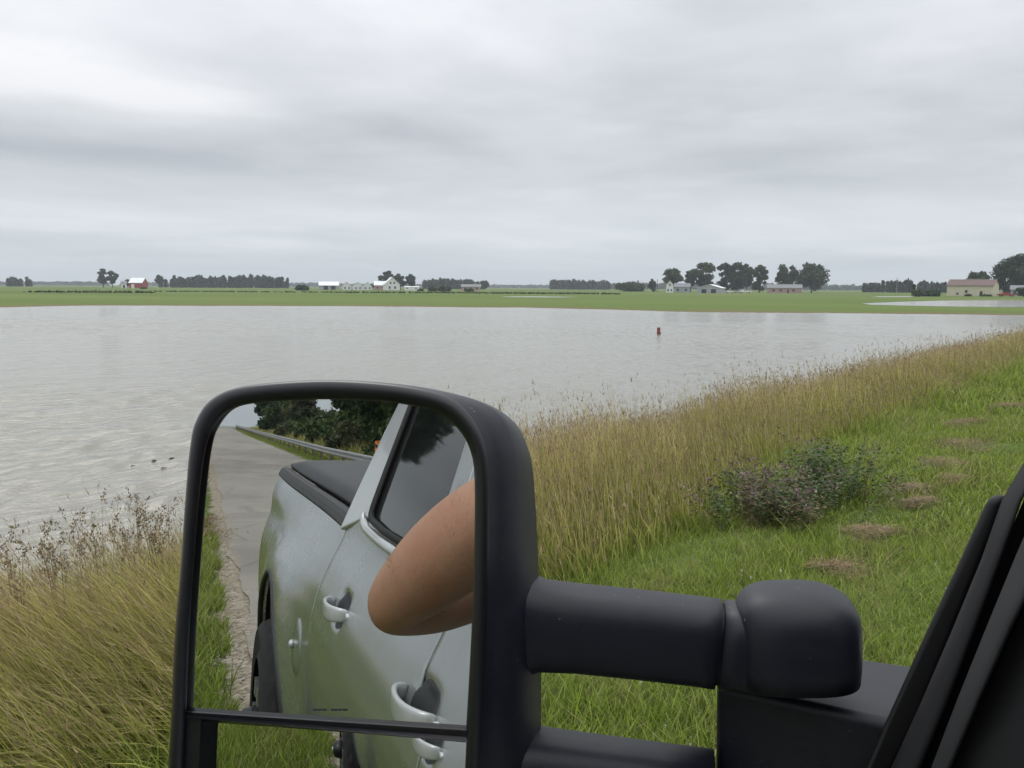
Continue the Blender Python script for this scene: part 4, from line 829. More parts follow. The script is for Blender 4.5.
# ------------------------------------------------------------------ front pillar and door edge beside the camera
def strip(name, rows, m, th=.02, bevel=.004, parent=truck):
    """rows: list of (y_px, x0_px, x1_px, depth0, depth1); a solid strip running up the pillar"""
    V = []
    for (y, xa, xb, da, db) in rows:
        a, b = at_depth(xa, y, da), at_depth(xb, y, db); V += [a, b, b+(b-C0)/np.linalg.norm(b-C0)*th, a+(a-C0)/np.linalg.norm(a-C0)*th]
    F = []; n = len(rows)
    for i in range(n-1):
        for j in range(4): F.append((i*4+j, i*4+(j+1) % 4, (i+1)*4+(j+1) % 4, (i+1)*4+j))
    F += [(3, 2, 1, 0), tuple((n-1)*4+j for j in range(4))]
    return MB().add(V, F).build(name, m, parent, bevel=bevel, seg=3)
strip('pillar_seal', [(860, 820, 880, .60, .60), (768, 866, 893, .60, .60), (721, 886, 917, .60, .60), (628, 928, 955, .60, .595), (560, 960, 982, .595, .59), (505, 985, 1003, .59, .585), (495, 991, 1008, .59, .585)], M['rubber'], .035)
strip('front_pillar', [(860, 850, 884, .585, .57), (768, 891, 921, .585, .57), (700, 922, 949, .58, .565), (628, 953, 976, .575, .56), (560, 981, 1001, .57, .555), (500, 1002, 1022, .57, .55), (462, 1024, 1044, .57, .55), (380, 1074, 1096, .57, .55), (200, 1190, 1215, .56, .54)], M['trim'], .05, .009)
strip('pillar_groove', [(860, 882, 900, .59, .59), (768, 918, 936, .59, .59), (560, 998, 1018, .58, .58), (462, 1040, 1062, .58, .58), (200, 1205, 1240, .57, .57)], M['rubber'], .03, 0)
strip('pillar_trim', [(860, 892, 916, .555, .54), (768, 931, 951, .555, .54), (700, 957, 980, .55, .53), (628, 986, 1012, .545, .525), (560, 1014, 1046, .54, .515), (462, 1056, 1096, .54, .51), (200, 1220, 1270, .53, .5)], M['trim_grey'], .05, .008)
strip('pillar_inner_cover', [(860, 905, 1300, .56, .42), (768, 946, 1300, .56, .42), (560, 1042, 1320, .55, .42), (462, 1088, 1340, .55, .42), (200, 1262, 1420, .54, .42)], M['rubber'], .04, .004)

# ------------------------------------------------------------------ towing mirror
def pl(x, y, off): return on_plane(x, y, GM+GN*off, GN)
def catmull(P, n=6):
    P = [np.asarray(p, float) for p in P]; out = []; m_ = len(P)
    for i in range(m_):
        a, b, c, d = P[i-1], P[i], P[(i+1) % m_], P[(i+2) % m_]
        for k in range(n):
            t = k/n; out.append(.5*((2*b)+(-a+c)*t+(2*a-5*b+4*c-d)*t*t+(-a+3*b-3*c+d)*t**3))
    return out
A_ = [(186.5, 712), (189, 640), (194, 560), (200, 490), (206, 448), (214, 427), (230, 410), (256, 403), (315, 399.5), (372, 401), (408, 405), (438, 413), (458, 429), (470, 450), (474.5, 480), (474, 560), (471, 640), (466, 730), (462, 800), (458, 850), (440, 872), (320, 878), (205, 870), (186, 850), (184, 780)]
B_ = [(171.5, 712), (174.5, 640), (181, 560), (186, 490), (190, 448), (196, 421), (212, 399), (245, 386), (315, 380), (372, 382), (418, 388), (452, 399), (472, 418), (484, 443), (489, 480), (488.5, 560), (486, 640), (482, 730), (478, 800), (474, 860), (450, 893), (320, 900), (195, 893), (172, 872), (168, 780)]
Cc = [(172, 712), (175, 640), (181.5, 560), (186.5, 490), (190.5, 448), (196.5, 421), (213, 399), (246, 386), (316, 380), (376, 382), (430, 388.5), (474, 400), (500, 416), (512, 443), (517, 480), (518, 560), (518, 640), (515, 730), (512, 800), (505, 860), (470, 893), (320, 902), (195, 893), (172, 872), (169, 780)]
D_ = [(176, 712), (179, 640), (185, 560), (190, 490), (194, 448), (201, 423), (217, 402), (250, 389), (318, 383), (380, 385), (440, 391), (486, 403.5), (514, 422), (528, 448), (534, 482), (538, 560), (541, 640), (541, 730), (540, 800), (530, 860), (480, 890), (320, 898), (198, 890), (176, 868), (173, 780)]
E_ = [(200, 712), (202, 640), (206, 560), (210, 490), (216, 456), (222, 436), (240, 418), (270, 406), (330, 400), (390, 402), (440, 408), (484, 420), (508, 440), (520, 464), (525, 492), (528, 560), (530, 640), (530, 730), (526, 800), (515, 845), (470, 868), (330, 875), (225, 868), (205, 850), (200, 780)]
mir = empty('door_mirror', (0, 0, 0)); tag(mir, 'black extended towing mirror on the truck door, two glasses reflecting the truck', 'side mirror')
rings = []
def ring_between(a, b, t): return [(p[0]*(1-t)+q[0]*t, p[1]*(1-t)+q[1]*t) for p, q in zip(a, b)]
for pts, off in ((A_, -.03), (A_, -.0015), (ring_between(A_, B_, .10), .002), (ring_between(A_, B_, .30), .0045), (ring_between(A_, B_, .62), .0055), (ring_between(A_, B_, .88), .004), (B_, -.001), (ring_between(B_, Cc, .4), -.008), (Cc, -.022), (ring_between(Cc, D_, .55), -.042), (D_, -.070), (ring_between(D_, E_, .35), -.092), (E_, -.108)):
    rings.append([pl(x, y, off) for x, y in catmull(pts, 5)])
n = len(rings[0]); V = [v for r_ in rings for v in r_]; F = [(i*n+k, i*n+(k+1) % n, (i+1)*n+(k+1) % n, (i+1)*n+k)[::-1] for i in range(len(rings)-1) for k in range(n)]
cE = np.mean(rings[-1], axis=0)-GN*.012; V.append(cE); F += [((len(rings)-1)*n+k, (len(rings)-1)*n+(k+1) % n, len(V)-1)[::-1] for k in range(n)]
o = mesh_obj('housing', V, F, M['plastic'], mir, True); o.data.materials.append(M['plastic_gloss'])
for i, p_ in enumerate(o.data.polygons):
    if i < n*6: p_.material_index = 1
# upper flat glass
top = [p for p in catmull(A_, 5)]
up_poly = [(x, y) for x, y in top if y < 708]
up_poly = [(184, 714)]+[(x, y) for x, y in up_poly if y <= 700]+[(468, 732)]
def glass_poly(poly, grow, off):
    c = np.mean(poly, axis=0); return [pl(*(c+(np.array(p)-c)*grow), off) for p in poly]
V = glass_poly(up_poly, 1.006, -.0035); o = mesh_obj('upper_glass', V, [tuple(range(len(V)))], M['mirror'], mir)
for x0_, wds in ((313, (5, 3, 6)), (331, (7, 4, 6))):
    for w_ in wds: V = [pl(x0_, 709.2, -.0028), pl(x0_+w_-1, 709.4, -.0028), pl(x0_+w_-1, 710.9, -.0028), pl(x0_, 710.7, -.0028)]; MB().add(V+[v-GN*.0004 for v in V], [(0, 1, 2, 3), (7, 6, 5, 4), (0, 4, 5, 1), (2, 6, 7, 3)]).build('etched_mark', M['railcap'], mir); x0_ += w_
# lower convex glass: part of a sphere
P0 = pl(420, 750, .0005); Hh = np.array([-.47, .22, 1.215]); a = C0-P0; a /= np.linalg.norm(a); b_ = Hh-P0; b_ /= np.linalg.norm(b_); nn2 = a+b_; nn2 /= np.linalg.norm(nn2)
RS = 1.45; SC = P0-nn2*RS; V = []; gx = np.linspace(184, 467, 50); gy = np.linspace(0, 1, 34)
for yy_ in gy:
    for x in gx:
        y0_ = 716+(x-184)/283*22; y = y0_+(880-y0_)*yy_; d = ray(x, y); oc = C0-SC; bq = d@oc; t = -bq-math.sqrt(max(0, bq*bq-(oc@oc-RS*RS))); V.append(C0+d*t)
F = [(j*50+i, j*50+i+1, (j+1)*50+i+1, (j+1)*50+i) for j in range(33) for i in range(49)]
o = mesh_obj('lower_convex_glass', V, F, M['mirror'], mir, True)
# divider between the two glasses
V = []; rows = [((184, 709), (480, 728)), ((184, 712), (480, 731.5)), ((184, 714.5), (480, 738)), ((184, 717), (480, 743)), ((184, 720), (480, 747.5))]; offs = [-.008, .001, .0000, .003, -.012]
for (l, r_), of in zip(rows, offs):
    for t in np.linspace(0, 1, 12): V.append(pl(l[0]+(r_[0]-l[0])*t, l[1]+(r_[1]-l[1])*t, of))
F = [(j*12+i, j*12+i+1, (j+1)*12+i+1, (j+1)*12+i) for j in range(4) for i in range(11)]
mesh_obj('divider', V, F, M['plastic_gloss'], mir, False)
V = [pl(x, y, -.020) for x, y in ((176, 716), (484, 742), (484, 890), (176, 890))]; 
# side lip of the lower glass
lo = [(184, 714), (201, 716), (199, 770), (197, 868), (184, 872), (183, 716)]
V = [pl(x, y, -.001) for x, y in lo]+[pl(x, y, -.03) for x, y in lo]; k = len(lo)
MB().add(V, [tuple(range(k))]+[(i, i+k, (i+1) % k+k, (i+1) % k) for i in range(k)]).build('glass_surround', M['plastic_gloss'], mir)
# arms
AO = -.062
def armtube(name, cs, m, sq=.62, sub=None, n=28):
    pts, rad = [], []
    for x, y, hp, dp in cs:
        c = pl(x, y, AO); z_ = (c-C0)@FW; pts.append(c); rad.append((dp, hp*z_/FOC))
    return MB().tube(pts, rad, n, sq=sq).build(name, M['plastic'], mir, True)
armtube('upper_arm', [(488, 630, 66, .040), (510, 624, 60, .034), (527, 623.5, 49, .029), (543, 625, 43, .0265), (580, 628, 41.5, .0255), (640, 634, 41.5, .0255), (700, 641, 41.5, .0255), (717.5, 643.5, 41.8, .0255)], 'plastic')
armtube('arm_collar', [(721, 643.5, 41.5, .0252), (735, 645.5, 41.5, .0255), (752, 650, 40, .0260), (772, 657, 36, .026), (790, 664, 30, .023)], 'plastic')
armtube('arm_core', [(712, 643, 38, .0225), (726, 644, 38, .0225)], 'plastic')
armtube('lower_arm', [(470, 782, 60, .040), (500, 777, 52, .036), (530, 776, 46, .031), (545, 777, 44, .028), (620, 787, 44, .027), (712, 799, 44, .027)], 'plastic')
# pivot knob: rings of a rounded drum with a domed, sloping top
V = []; n = 40; lev = [(676, 737, 858), (660, 735, 859.5), (640, 734, 860), (622, 733.5, 859.5), (612, 734, 857.5), (604, 736, 853), (598, 740, 847), (593.5, 745, 840), (590, 751, 830), (587.5, 760, 818), (586.5, 772, 804)]
for y, xa, xb in lev:
    a, b_ = pl(xa, y, AO), pl(xb, y, AO); c = (a+b_)/2; hw = np.linalg.norm(b_-a)/2; ax1 = (b_-a)/np.linalg.norm(b_-a); ax2 = np.cross(ax1, np.array([0, 0, 1.])); ax2 /= np.linalg.norm(ax2)
    for k in range(n):
        th = 2*math.pi*k/n; cc_, ss_ = math.cos(th), math.sin(th); cc_ = math.copysign(abs(cc_)**.70, cc_); ss_ = math.copysign(abs(ss_)**.70, ss_)
        V.append(c+ax1*hw*cc_+ax2*min(hw, .047)*.86*ss_)
m_ = len(lev); F = [(i*n+k, i*n+(k+1) % n, (i+1)*n+(k+1) % n, (i+1)*n+k)[::-1] for i in range(m_-1) for k in range(n)]
V.append(np.mean(V[-n:], axis=0)+np.array([0, 0, .0004])); F += [((m_-1)*n+k, (m_-1)*n+(k+1) % n, len(V)-1)[::-1] for k in range(n)]; F.append(tuple(range(n)))
o = mesh_obj('pivot_knob', V, F, M['plastic'], mir, True)
# base bracket on the door
zt_ = pl(800, 700, AO)[2]
tp = [on_z(715, 684, zt_), on_z(882, 720, zt_), on_z(990, 735, zt_), on_z(1010, 680, zt_), on_z(912, 664.5, zt_), on_z(742, 641, zt_)]
bt = [on_z(715, 684, zt_), on_z(882, 720, zt_), on_z(990, 735, zt_), on_z(1010, 680, zt_), on_z(912, 664.5, zt_), on_z(742, 641, zt_)]
dn = np.array([0, 0, -.17]); cen = np.mean(tp, axis=0)
bt = [p+dn+(cen-p)*np.array([.03, .03, 0]) for p in bt]; k = len(tp)
MB().add(tp+bt, [tuple(range(k-1, -1, -1)), tuple(range(k, 2*k))]+[(i, (i+1) % k, (i+1) % k+k, i+k) for i in range(k)]).build('base_bracket', M['plastic'], mir, bevel=.007, seg=4)

# ------------------------------------------------------------------ driver (only the bent elbow shows, in the mirror)
def skin(name, chains, m, parent=None, sub=2, roots=None):
    me = bpy.data.meshes.new(name); V, Ed, Rd, rt = [], [], [], []
    for ch in chains:
        key = {}
        for a in ch['pts']: key[a[0]] = len(V); V.append(a[1]); Rd.append(a[2])
        rt.append(key[ch['pts'][0][0]])
        for a, b in ch['edges']: Ed.append((key[a], key[b]))
    me.from_pydata(V, Ed, []); o = link(bpy.data.objects.new(name, me), parent); me.materials.append(m)
    md = o.modifiers.new('skin', 'SKIN'); md.use_smooth_shade = True
    for i, r_ in enumerate(Rd):
        sv = me.skin_vertices[0].data[i]; sv.radius = r_ if hasattr(r_, '__len__') else (r_, r_); sv.use_root = i in rt
    s_ = o.modifiers.new('sub', 'SUBSURF'); s_.levels = s_.render_levels = sub
    return o
def chain(pts, pre='v'): return dict(pts=[(pre+str(i), p, r_) for i, (p, r_) in enumerate(pts)], edges=[(pre+str(i), pre+str(i+1)) for i in range(len(pts)-1)])
LS, LE = (-.46, -.06, 1.575), (-.285, .272, 1.497)
P_ = {}
pts = [('pelvis', (-.50, -.26, 1.02), (.15, .12)), ('waist', (-.52, -.26, 1.20), (.13, .11)), ('chest', (-.51, -.26, 1.42), (.15, .12)), ('upper', (-.50, -.26, 1.57), (.09, .09)), ('neck', (-.48, -.255, 1.67), .055), ('skull1', (-.46, -.25, 1.75), .066),
       ('skull2', (-.455, -.25, 1.83), (.085, .078)), ('skull3', (-.465, -.25, 1.90), .06), ('nose', (-.375, -.25, 1.80), .014), ('earl', (-.47, -.165, 1.81), .014), ('earr', (-.47, -.335, 1.81), .014),
       ('ls', LS, .066), ('lu', (-.40, .05, 1.505), .060), ('lu2', (-.325, .16, 1.458), .060), ('lu3', (-.255, .238, 1.452), .052), ('le', (-.188, .318, 1.455), .038), ('le1', (-.145, .275, 1.508), .060), ('lf', (-.095, .222, 1.572), .067), ('lf2', (-.05, .155, 1.632), .055), ('lw', (-.045, .085, 1.685), .031), ('lp', (-.055, .045, 1.715), (.034, .020)), ('lp2', (-.06, .015, 1.735), (.034, .018)),
       ('rs', (-.47, -.46, 1.57), .058), ('re', (-.28, -.56, 1.36), .046), ('rw', (-.05, -.52, 1.42), .028), ('rp', (.02, -.505, 1.44), (.036, .02)), ('rp2', (.06, -.50, 1.45), (.036, .018)),
       ('hl', (-.44, -.15, 1.02), .085), ('kl', (-.02, -.12, 1.10), .062), ('al', (.14, -.12, .66), .042), ('tl', (.26, -.12, .60), .038), ('hr', (-.44, -.37, 1.02), .085), ('kr', (-.02, -.42, 1.10), .062), ('ar', (.18, -.42, .66), .042), ('tr', (.30, -.42, .60), .038)]
ed = [('pelvis', 'waist'), ('waist', 'chest'), ('chest', 'upper'), ('upper', 'neck'), ('neck', 'skull1'), ('skull1', 'skull2'), ('skull2', 'skull3'), ('skull2', 'nose'), ('skull2', 'earl'), ('skull2', 'earr'), ('upper', 'ls'), ('ls', 'lu'), ('lu', 'lu2'), ('lu2', 'lu3'), ('lu3', 'le'), ('le', 'le1'), ('le1', 'lf'), ('lf', 'lf2'), ('lf2', 'lw'), ('lw', 'lp'), ('lp', 'lp2'),
      ('upper', 'rs'), ('rs', 're'), ('re', 'rw'), ('rw', 'rp'), ('rp', 'rp2'), ('pelvis', 'hl'), ('hl', 'kl'), ('kl', 'al'), ('al', 'tl'), ('pelvis', 'hr'), ('hr', 'kr'), ('kr', 'ar'), ('ar', 'tr')]
chs = [dict(pts=pts, edges=ed)]
def hand(c, fwd, side_, thumb):
    c, fwd, side_ = map(np.array, (c, fwd, side_)); dnv = np.array([0, 0, -1.])
    for k, (o_, L_) in enumerate([(-.027, .070), (-.009, .080), (.009, .074), (.027, .058)]):
        b = c+side_*o_; chs.append(chain([(tuple(b), .0095), (tuple(b+fwd*L_*.45+dnv*.004), .0088), (tuple(b+fwd*L_*.78+dnv*.018), .008), (tuple(b+fwd*L_*.95+dnv*.036), .007)], 'f%d_' % k))
    b = c-fwd*.045+side_*thumb*.026; chs.append(chain([(tuple(b), .012), (tuple(b+side_*thumb*.028+fwd*.025+dnv*.006), .010), (tuple(b+side_*thumb*.034+fwd*.052+dnv*.014), .009)], 't'))
hand((-.062, .0, 1.74), (0, -.6, .8), (1, 0, 0), -1); hand((.075, -.497, 1.452), (1, .1, .1), (-.1, 1, 0), 1)
per = empty('person', (-.5, -.26, 1.0)); tag(per, 'driver resting a bare bent elbow out of the truck window, seen in the mirror', 'person')
def rel(o): o.location = (.5, .26, -1.0); return o
rel(skin('body', chs, M['skin'], per, 3))
hr = np.random.default_rng(5); fa = [(-.175, .300, 1.480, .050), (-.145, .275, 1.508, .058), (-.095, .222, 1.572, .065), (-.05, .155, 1.632, .053), (-.045, .085, 1.685, .031)]
nh = 2600; tt = hr.uniform(.6, 3.99, nh); i0 = tt.astype(int); f_ = (tt-i0)[:, None]; FA = np.array(fa); c_ = FA[i0]*(1-f_)+FA[i0+1]*f_; ax = FA[i0+1, :3]-FA[i0, :3]; ax /= np.linalg.norm(ax, axis=1)[:, None]
q_ = hr.normal(0, 1, (nh, 3)); q_ -= ax*np.sum(q_*ax, 1)[:, None]; q_ /= np.linalg.norm(q_, axis=1)[:, None]; pb = c_[:, :3]+q_*c_[:, 3:4]*.80; dh = ax*.012+q_*.0155+hr.normal(0, .003, (nh, 3)); sd = np.cross(dh, q_); sd /= np.linalg.norm(sd, axis=1)[:, None]
V = np.stack([pb-sd*.00022, pb+sd*.00022, pb+dh], 1)-np.array([-.5, -.26, 1.0]); fast_mesh('arm_hair', V.reshape(-1, 3), np.arange(nh*3).reshape(-1, 3), np.zeros((0, 4)), M['hair'], None, per)
dd = {p[0]: p for p in pts}
def grow(k, g_): p = dd[k]; r_ = p[2]; return (p[0], p[1], tuple(np.array(r_)+g_) if hasattr(r_, '__len__') else r_+g_)
sh = [grow(k, .014) for k in ('pelvis', 'waist', 'chest', 'upper', 'ls')]+[('lu', (-.42, .0, 1.548), .076), grow('rs', .014), ('re2', (-.36, -.52, 1.45), .07)]
rel(skin('shirt', [dict(pts=sh, edges=[('pelvis', 'waist'), ('waist', 'chest'), ('chest', 'upper'), ('upper', 'ls'), ('ls', 'lu'), ('upper', 'rs'), ('rs', 're2')])], M['cloth'], per))
tr = [grow(k, .012) for k in ('pelvis', 'hl', 'kl', 'al', 'hr', 'kr', 'ar')]
rel(skin('trousers', [dict(pts=tr, edges=[('pelvis', 'hl'), ('hl', 'kl'), ('kl', 'al'), ('pelvis', 'hr'), ('hr', 'kr'), ('kr', 'ar')])], M['denim'], per))
rel(skin('hair', [chain([((-.50, -.25, 1.84), (.088, .084)), ((-.485, -.25, 1.90), .078), ((-.475, -.25, 1.925), .05)])], M['hair'], per))

# ------------------------------------------------------------------ behind the truck: guard rail, marker, bank plants, trees (seen in the mirror)
def ez(x, y=-5.3): return float(E(x))
gr = empty('guard_rail', (0, -5.3, 0)); tag(gr, 'long galvanised guard rail along the road behind the truck', 'guard rail')
def railpath(x): return -5.3+.0*x
prof = [(-.155, 0), (-.12, .04), (-.075, .045), (-.03, .005), (.03, .005), (.075, .045), (.12, .04), (.155, 0)]
xsr = np.arange(-16, -190, -4.); V = []
for x in xsr:
    for dz, dy in prof: V.append((x, railpath(x)+dy*1.5+5.3, ez(x)+.60+dz))
m_ = len(prof); F = [(i*m_+j, i*m_+j+1, (i+1)*m_+j+1, (i+1)*m_+j) for i in range(len(xsr)-1) for j in range(m_-1)]
o = mesh_obj('rail', V, F, M['galv'], gr); md = o.modifiers.new('t', 'SOLIDIFY'); md.thickness = .006
pm = None
for x in xsr[::1]:
    if pm is None: po = MB().box((0, -.12, .32), (.15, .11, .75)).build('post', M['post'], gr); pm = po
    else: po = pm.copy(); link(po, gr)
    po.location = (x, railpath(x)+5.3, ez(x))
p = (-29.5, -5.15, 0); e = empty('object_marker', p); tag(e, 'orange and black striped hazard marker at the guard rail', 'road sign')
MB().tube([(0, 0, 0), (0, 0, 1.15)], .03, 8).build('post', M['post'], e); sg = MB().box((.04, 0, 1.05), (.02, .42, .62)).build('panel', M['orange'], e)
for k in range(-1, 2):
    V = [(.054, -.21, 1.05+k*.26-.20), (.054, -.21, 1.05+k*.26-.08), (.054, .21, 1.05+k*.26+.22), (.054, .21, 1.05+k*.26+.10)]; V = [(a, b, min(1.355, max(.745, c))) for a, b, c in V]; V2 = [(.050, b, c) for a, b, c in V]
    MB().add(V+V2, [(0, 1, 2, 3), (7, 6, 5, 4), (0, 4, 5, 1), (1, 5, 6, 2), (2, 6, 7, 3), (3, 7, 4, 0)]).build('stripe', M['black'], sg)
n = 26000; x = rng.uniform(-170, -14, n); y = rng.uniform(-12.5, -5.9, n); hh = rng.uniform(.3, 1.0, n)*np.clip((-5.5-y)/2, .35, 1.3)
B1 = blades(n, (x, y), hh, .05*rng.uniform(.6, 1.5, n), rng.normal(0, .2, (n, 2)), 2, z0=E(x)-.02, dry=np.clip(rng.normal(.35, .35, n), 0, 1))
tag(fast_mesh('tall_weeds', B1[0], B1[1], B1[2], M['tall'], B1[3]), 'brown weeds growing behind the guard rail', 'weeds', kind='stuff')
n = 26000; x = rng.uniform(-160, -12, n); y = rng.uniform(-5.8, -4.45, n)
B1 = blades(n, (x, y), rng.uniform(.06, .16, n), .03*rng.uniform(.6, 1.5, n), rng.normal(0, .05, (n, 2)), 1, z0=E(x)-.04, dry=np.clip(rng.normal(.2, .2, n), 0, 1))
tag(fast_mesh('shoulder_grass', B1[0], B1[1], B1[2], M['lawn'], B1[3]), 'short green grass between the road and the guard rail', 'grass', kind='stuff')
gb = 'trees on the bank behind the truck'
for i, (x, y, h, w, sh_, lm, lb) in enumerate([(-130, -8.6, 7.0, 4.6, 'round', 'leaf_far', 'farthest dark rounded tree at the road crest, in the mirror'), (-106, -9.8, 5.6, 5.5, 'vase', 'leaf_pale', 'pale green open tree right of the farthest one, in the mirror'),
        (-84, -10.4, 3.0, 6, 'round', 'leaf_green', 'low bushy tree under the sky gap, in the mirror'), (-62, -9.6, 7.5, 4.6, 'vase', 'leaf_green', 'tall leafy tree right of the sky gap, in the mirror'), (-52, -10.6, 10, 6.5, 'round', 'leaf_far', 'biggest dense tree above the guard rail, in the mirror'),
        (-43, -9.8, 8, 5, 'vase', 'leaf_green', 'leafy tree right behind the hazard marker, in the mirror'), (-38, -11.5, 8, 6, 'round', 'leaf_far', 'nearest bank tree beside the cab pillar, in the mirror'), (-122, -9.3, 6.4, 4.5, 'round', 'leaf_green', 'dark tree behind the pale open tree, in the mirror'),
        (-56, -8.3, 2.2, 4, 'round', 'leaf_pale', 'low shrub in front of the biggest bank tree, in the mirror'), (-72, -8.6, 2.2, 4, 'round', 'leaf_green', 'dull shrub on the bank below the sky gap, in the mirror'), (-44, -8.6, 2.2, 3.5, 'round', 'leaf_green', 'green shrub behind the guard rail near the marker, in the mirror'), (-98, -8.4, 1.8, 4, 'round', 'leaf_pale', 'pale low shrub beside the far end of the rail, in the mirror')]):
    tree('tree' if h > 3 else 'bush', lb, (x, y, ez(x)), h, w, 200+i, sh_, lm, 9000 if h > 3 else 3500, 34, .12 if h > 3 else .0, gb if h > 3 else None, 'tree' if h > 3 else 'bush', leaf=.19 if h > 3 else .13, trunk=h > 3)
tree('tree', 'tree on the left bank behind the truck, reflected in the side window', (-34, 3.9, 0.2), 11.5, 4.4, 240, 'round', 'leaf_dark', 9000, 34, .48, None, 'tree', leaf=.15)
# gravel and small stones on the shoulder
n = 2600; x = rng.uniform(-14, 2, n); y = rng.normal(.42, .12, n); y = y[(y > .18)]; n = len(y); x = x[:n]; s = rng.lognormal(-4.75, .35, n)
V = []; F = []; T_oct = np.array([[0, 0, 1], [1, 0, 0], [0, 1, 0], [-1, 0, 0], [0, -1, 0], [0, 0, -1]])
pp_ = T_oct[None]*s[:, None, None]*rng.uniform(.6, 1.3, (n, 6, 1))*np.array([1, 1, .6])+np.stack([x, y, gz(x, y)+.006], 1)[:, None]
Q = np.array([[0, 1, 2], [0, 2, 3], [0, 3, 4], [0, 4, 1], [5, 2, 1], [5, 3, 2], [5, 4, 3], [5, 1, 4]]); T3 = (np.arange(n)*6)[:, None, None]+Q[None]
M['stone'] = simple('shoulder_gravel', (.36, .32, .26), .9, .45, 25)
tag(fast_mesh('gravel', pp_.reshape(-1, 3), T3.reshape(-1, 3), np.zeros((0, 4)), M['stone']), 'loose gravel along the road edge beside the truck', 'gravel', kind='stuff')
for i, (px, py, r_) in enumerate([(208, 532, .5), (206, 520, .4)]):
    q = 1.8; d = ray(px, py); d = d-2*(d@GN)*GN; Vv = C0-2*((C0-GM)@GN)*GN; t = (0.05-Vv[2])/d[2]; c = Vv+d*t
    n = 700; x = rng.normal(0, r_, n); y = rng.normal(0, r_*.4, n); a = rng.uniform(0, 6.28, n); l = rng.uniform(.04, .16, n)
    B1 = blades(n, (x, y), rng.uniform(.01, .06, n), np.full(n, .014), np.stack([np.cos(a)*l, np.sin(a)*l], 1), 2, z0=rng.uniform(.0, .05, n), dry=rng.uniform(.4, 1, n), curve=1)
    o = fast_mesh('leaf_litter', B1[0], B1[1], B1[2], M['straw'], B1[3]); o.location = (c[0], c[1]+.1, float(gz(c[0], .3))+.05); tag(o, ['larger pile of dry leaf litter on the road edge, in the mirror', 'smaller pile of dry litter farther up the road edge, in the mirror'][i], 'leaf litter')
# ------------------------------------------------------------------ sky, sun, haze, camera
W = bpy.data.worlds.new("World"); S.world = W; W.use_nodes = True; nt = W.node_tree
bg = nt.nodes['Background']; out = nt.nodes['World Output']
SUN_EL, SUN_AZ = 48, 60           # overcast: only a faint direction
sky = nt.nodes.new('ShaderNodeTexSky'); sky.sky_type = 'NISHITA'; sky.sun_disc = False; sky.sun_elevation = R(SUN_EL); sky.sun_rotation = R(90-SUN_AZ)
bg.inputs['Strength'].default_value = .06; nt.links.new(sky.outputs[0], bg.inputs['Color'])
tc = nt.nodes.new('ShaderNodeTexCoord'); sx = nt.nodes.new('ShaderNodeSeparateXYZ'); nt.links.new(tc.outputs['Generated'], sx.inputs[0])
def mth(op, a, b=None, c=None):
    m = nt.nodes.new('ShaderNodeMath'); m.operation = op
    for i, v in enumerate((a, b, c)):
        if v is None: continue
        if isinstance(v, bpy.types.NodeSocket): nt.links.new(v, m.inputs[i])
        else: m.inputs[i].default_value = v
    return m.outputs[0]
zz = mth('MAXIMUM', sx.outputs[2], 0); zd = mth('ADD', zz, .07)
cb = nt.nodes.new('ShaderNodeCombineXYZ'); nt.links.new(mth('DIVIDE', sx.outputs[0], zd), cb.inputs[0]); nt.links.new(mth('DIVIDE', sx.outputs[1], zd), cb.inputs[1])
def cn(scale, det, rough, st, rot, off=0):
    mp = nt.nodes.new('ShaderNodeMapping'); mp.inputs['Rotation'].default_value = (0, 0, rot); mp.inputs['Scale'].default_value = st; mp.inputs['Location'].default_value = (off, off*.7, 0)
    nt.links.new(cb.outputs[0], mp.inputs[0]); n = nt.nodes.new('ShaderNodeTexNoise'); n.inputs['Scale'].default_value = scale; n.inputs['Detail'].default_value = det; n.inputs['Roughness'].default_value = rough
    n.inputs['Distortion'].default_value = .25; nt.links.new(mp.outputs[0], n.inputs['Vector']); return n.outputs['Fac']
big = cn(.36, 5, .5, (1, 1, 1), R(-37.7), 3.3)
fine = cn(1.1, 6, .55, (.9, 1.3, 1), R(-30), 1.7)
mixn = mth('ADD', mth('MULTIPLY', big, .76), mth('MULTIPLY', fine, .24))
r = ramp(nt, mixn, [(.33, (.46, .49, .52)), (.43, (.56, .585, .61)), (.53, (.67, .69, .705)), (.62, (.78, .79, .795))])
# luminance of an overcast sky: brighter overhead than at the horizon
BANDS = [(0, (.95, .985, 1.0)), (.03, (.97, 1.0, 1.01)), (.055, (1.10, 1.11, 1.105)), (.078, (1.0, 1.01, 1.02)), (.105, (.82, .84, .865)), (.15, (.88, .89, .91)), (.21, (1.05, 1.045, 1.065)), (.31, (1.22, 1.21, 1.235)), (1.0, (2.45, 2.4, 2.4))]
grad = ramp(nt, mth('ADD', zz, mth('MULTIPLY', mth('SUBTRACT', big, .5), .16)), BANDS)
cl = mixc(nt, 1.0, r.outputs[0], grad.outputs[0], 'MULTIPLY')
low = ramp(nt, zz, [(0, (0, 0, 0)), (.02, (.35,)*3), (.14, (1, 1, 1))])
cl = mixc(nt, low.outputs[0], (.64, .70, .73), cl)
bg2 = nt.nodes.new('ShaderNodeBackground'); nt.links.new(cl, bg2.inputs['Color']); bg2.inputs['Strength'].default_value = 1.0
mx = nt.nodes.new('ShaderNodeMixShader'); mx.inputs[0].default_value = .96
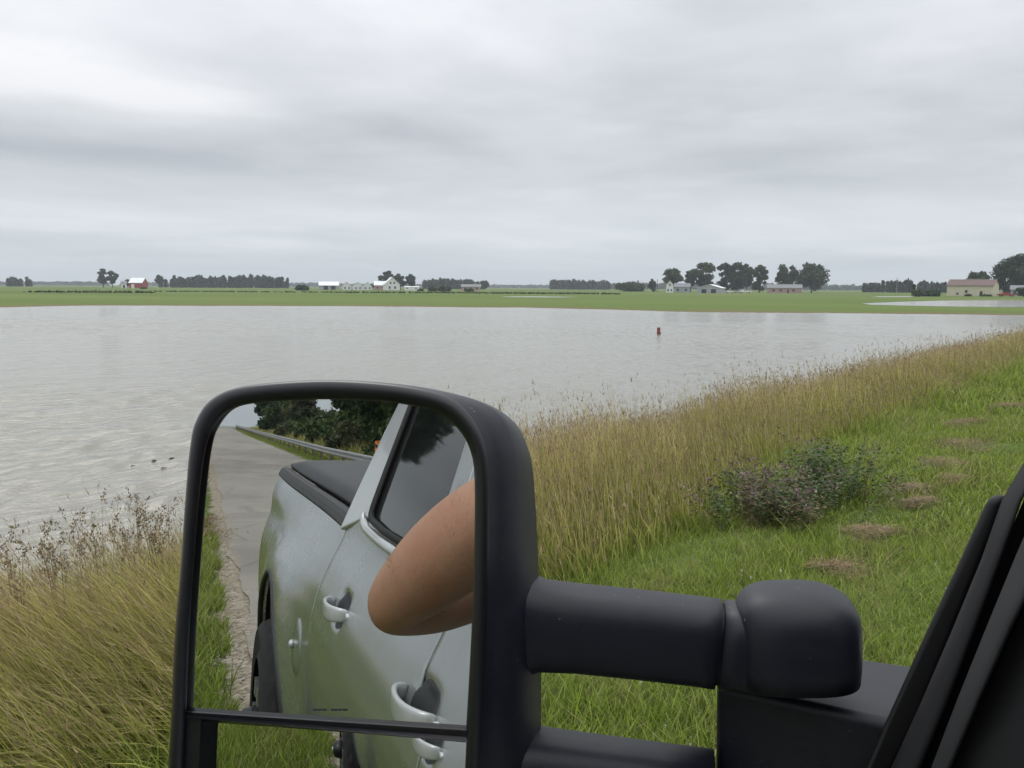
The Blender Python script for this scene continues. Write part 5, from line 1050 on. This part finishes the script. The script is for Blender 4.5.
nt.links.new(bg.outputs[0], mx.inputs[1]); nt.links.new(bg2.outputs[0], mx.inputs[2]); nt.links.new(mx.outputs[0], out.inputs['Surface'])
sl = bpy.data.lights.new('sun', 'SUN'); sl.energy = .7; sl.angle = R(25); sl.color = (1, .97, .92); so = link(bpy.data.objects.new('sun', sl))
sd = Vector((math.cos(R(SUN_EL))*math.cos(R(SUN_AZ)), math.cos(R(SUN_EL))*math.sin(R(SUN_AZ)), math.sin(R(SUN_EL)))); so.rotation_euler = sd.to_track_quat('Z', 'Y').to_euler()
hz = MB().box((0, 0, 47.7), (9000, 9000, 100.6)); me = bpy.data.materials.new('thin_haze'); me.use_nodes = True; n_ = me.node_tree; n_.nodes.clear()
pv = n_.nodes.new('ShaderNodeVolumePrincipled'); pv.inputs['Color'].default_value = (.86, .92, 1, 1); pv.inputs['Density'].default_value = HAZE = .00022; pv.inputs['Anisotropy'].default_value = .2
mo = n_.nodes.new('ShaderNodeOutputMaterial'); n_.links.new(pv.outputs[0], mo.inputs['Volume'])
tag(hz.build('haze', me), kind='stuff')
cam = bpy.data.cameras.new('camera'); co = link(bpy.data.objects.new('camera', cam)); cam.sensor_width = 36; cam.lens = 900*36/1024; cam.clip_start = .02; cam.clip_end = 20000
from mathutils import Matrix
mw = Matrix(((RT[0], UP[0], -FW[0], 0), (RT[1], UP[1], -FW[1], 0), (RT[2], UP[2], -FW[2], CAMZ), (0, 0, 0, 1))); co.matrix_world = mw
S.camera = co
S.view_settings.view_transform = 'Standard'; S.view_settings.look = 'None'; S.view_settings.exposure = .22; S.view_settings.gamma = 1
c = S.cycles; c.adaptive_threshold = .006; c.use_denoising = True; c.denoising_input_passes = 'RGB_ALBEDO_NORMAL'; c.denoising_prefilter = 'ACCURATE'; c.max_bounces = 8; c.diffuse_bounces = 3; c.glossy_bounces = 5; c.transmission_bounces = 6; c.transparent_max_bounces = 8; c.volume_bounces = 0; c.caustics_reflective = False; c.caustics_refractive = False
try: c.denoiser = 'OPENIMAGEDENOISE'
except Exception: pass
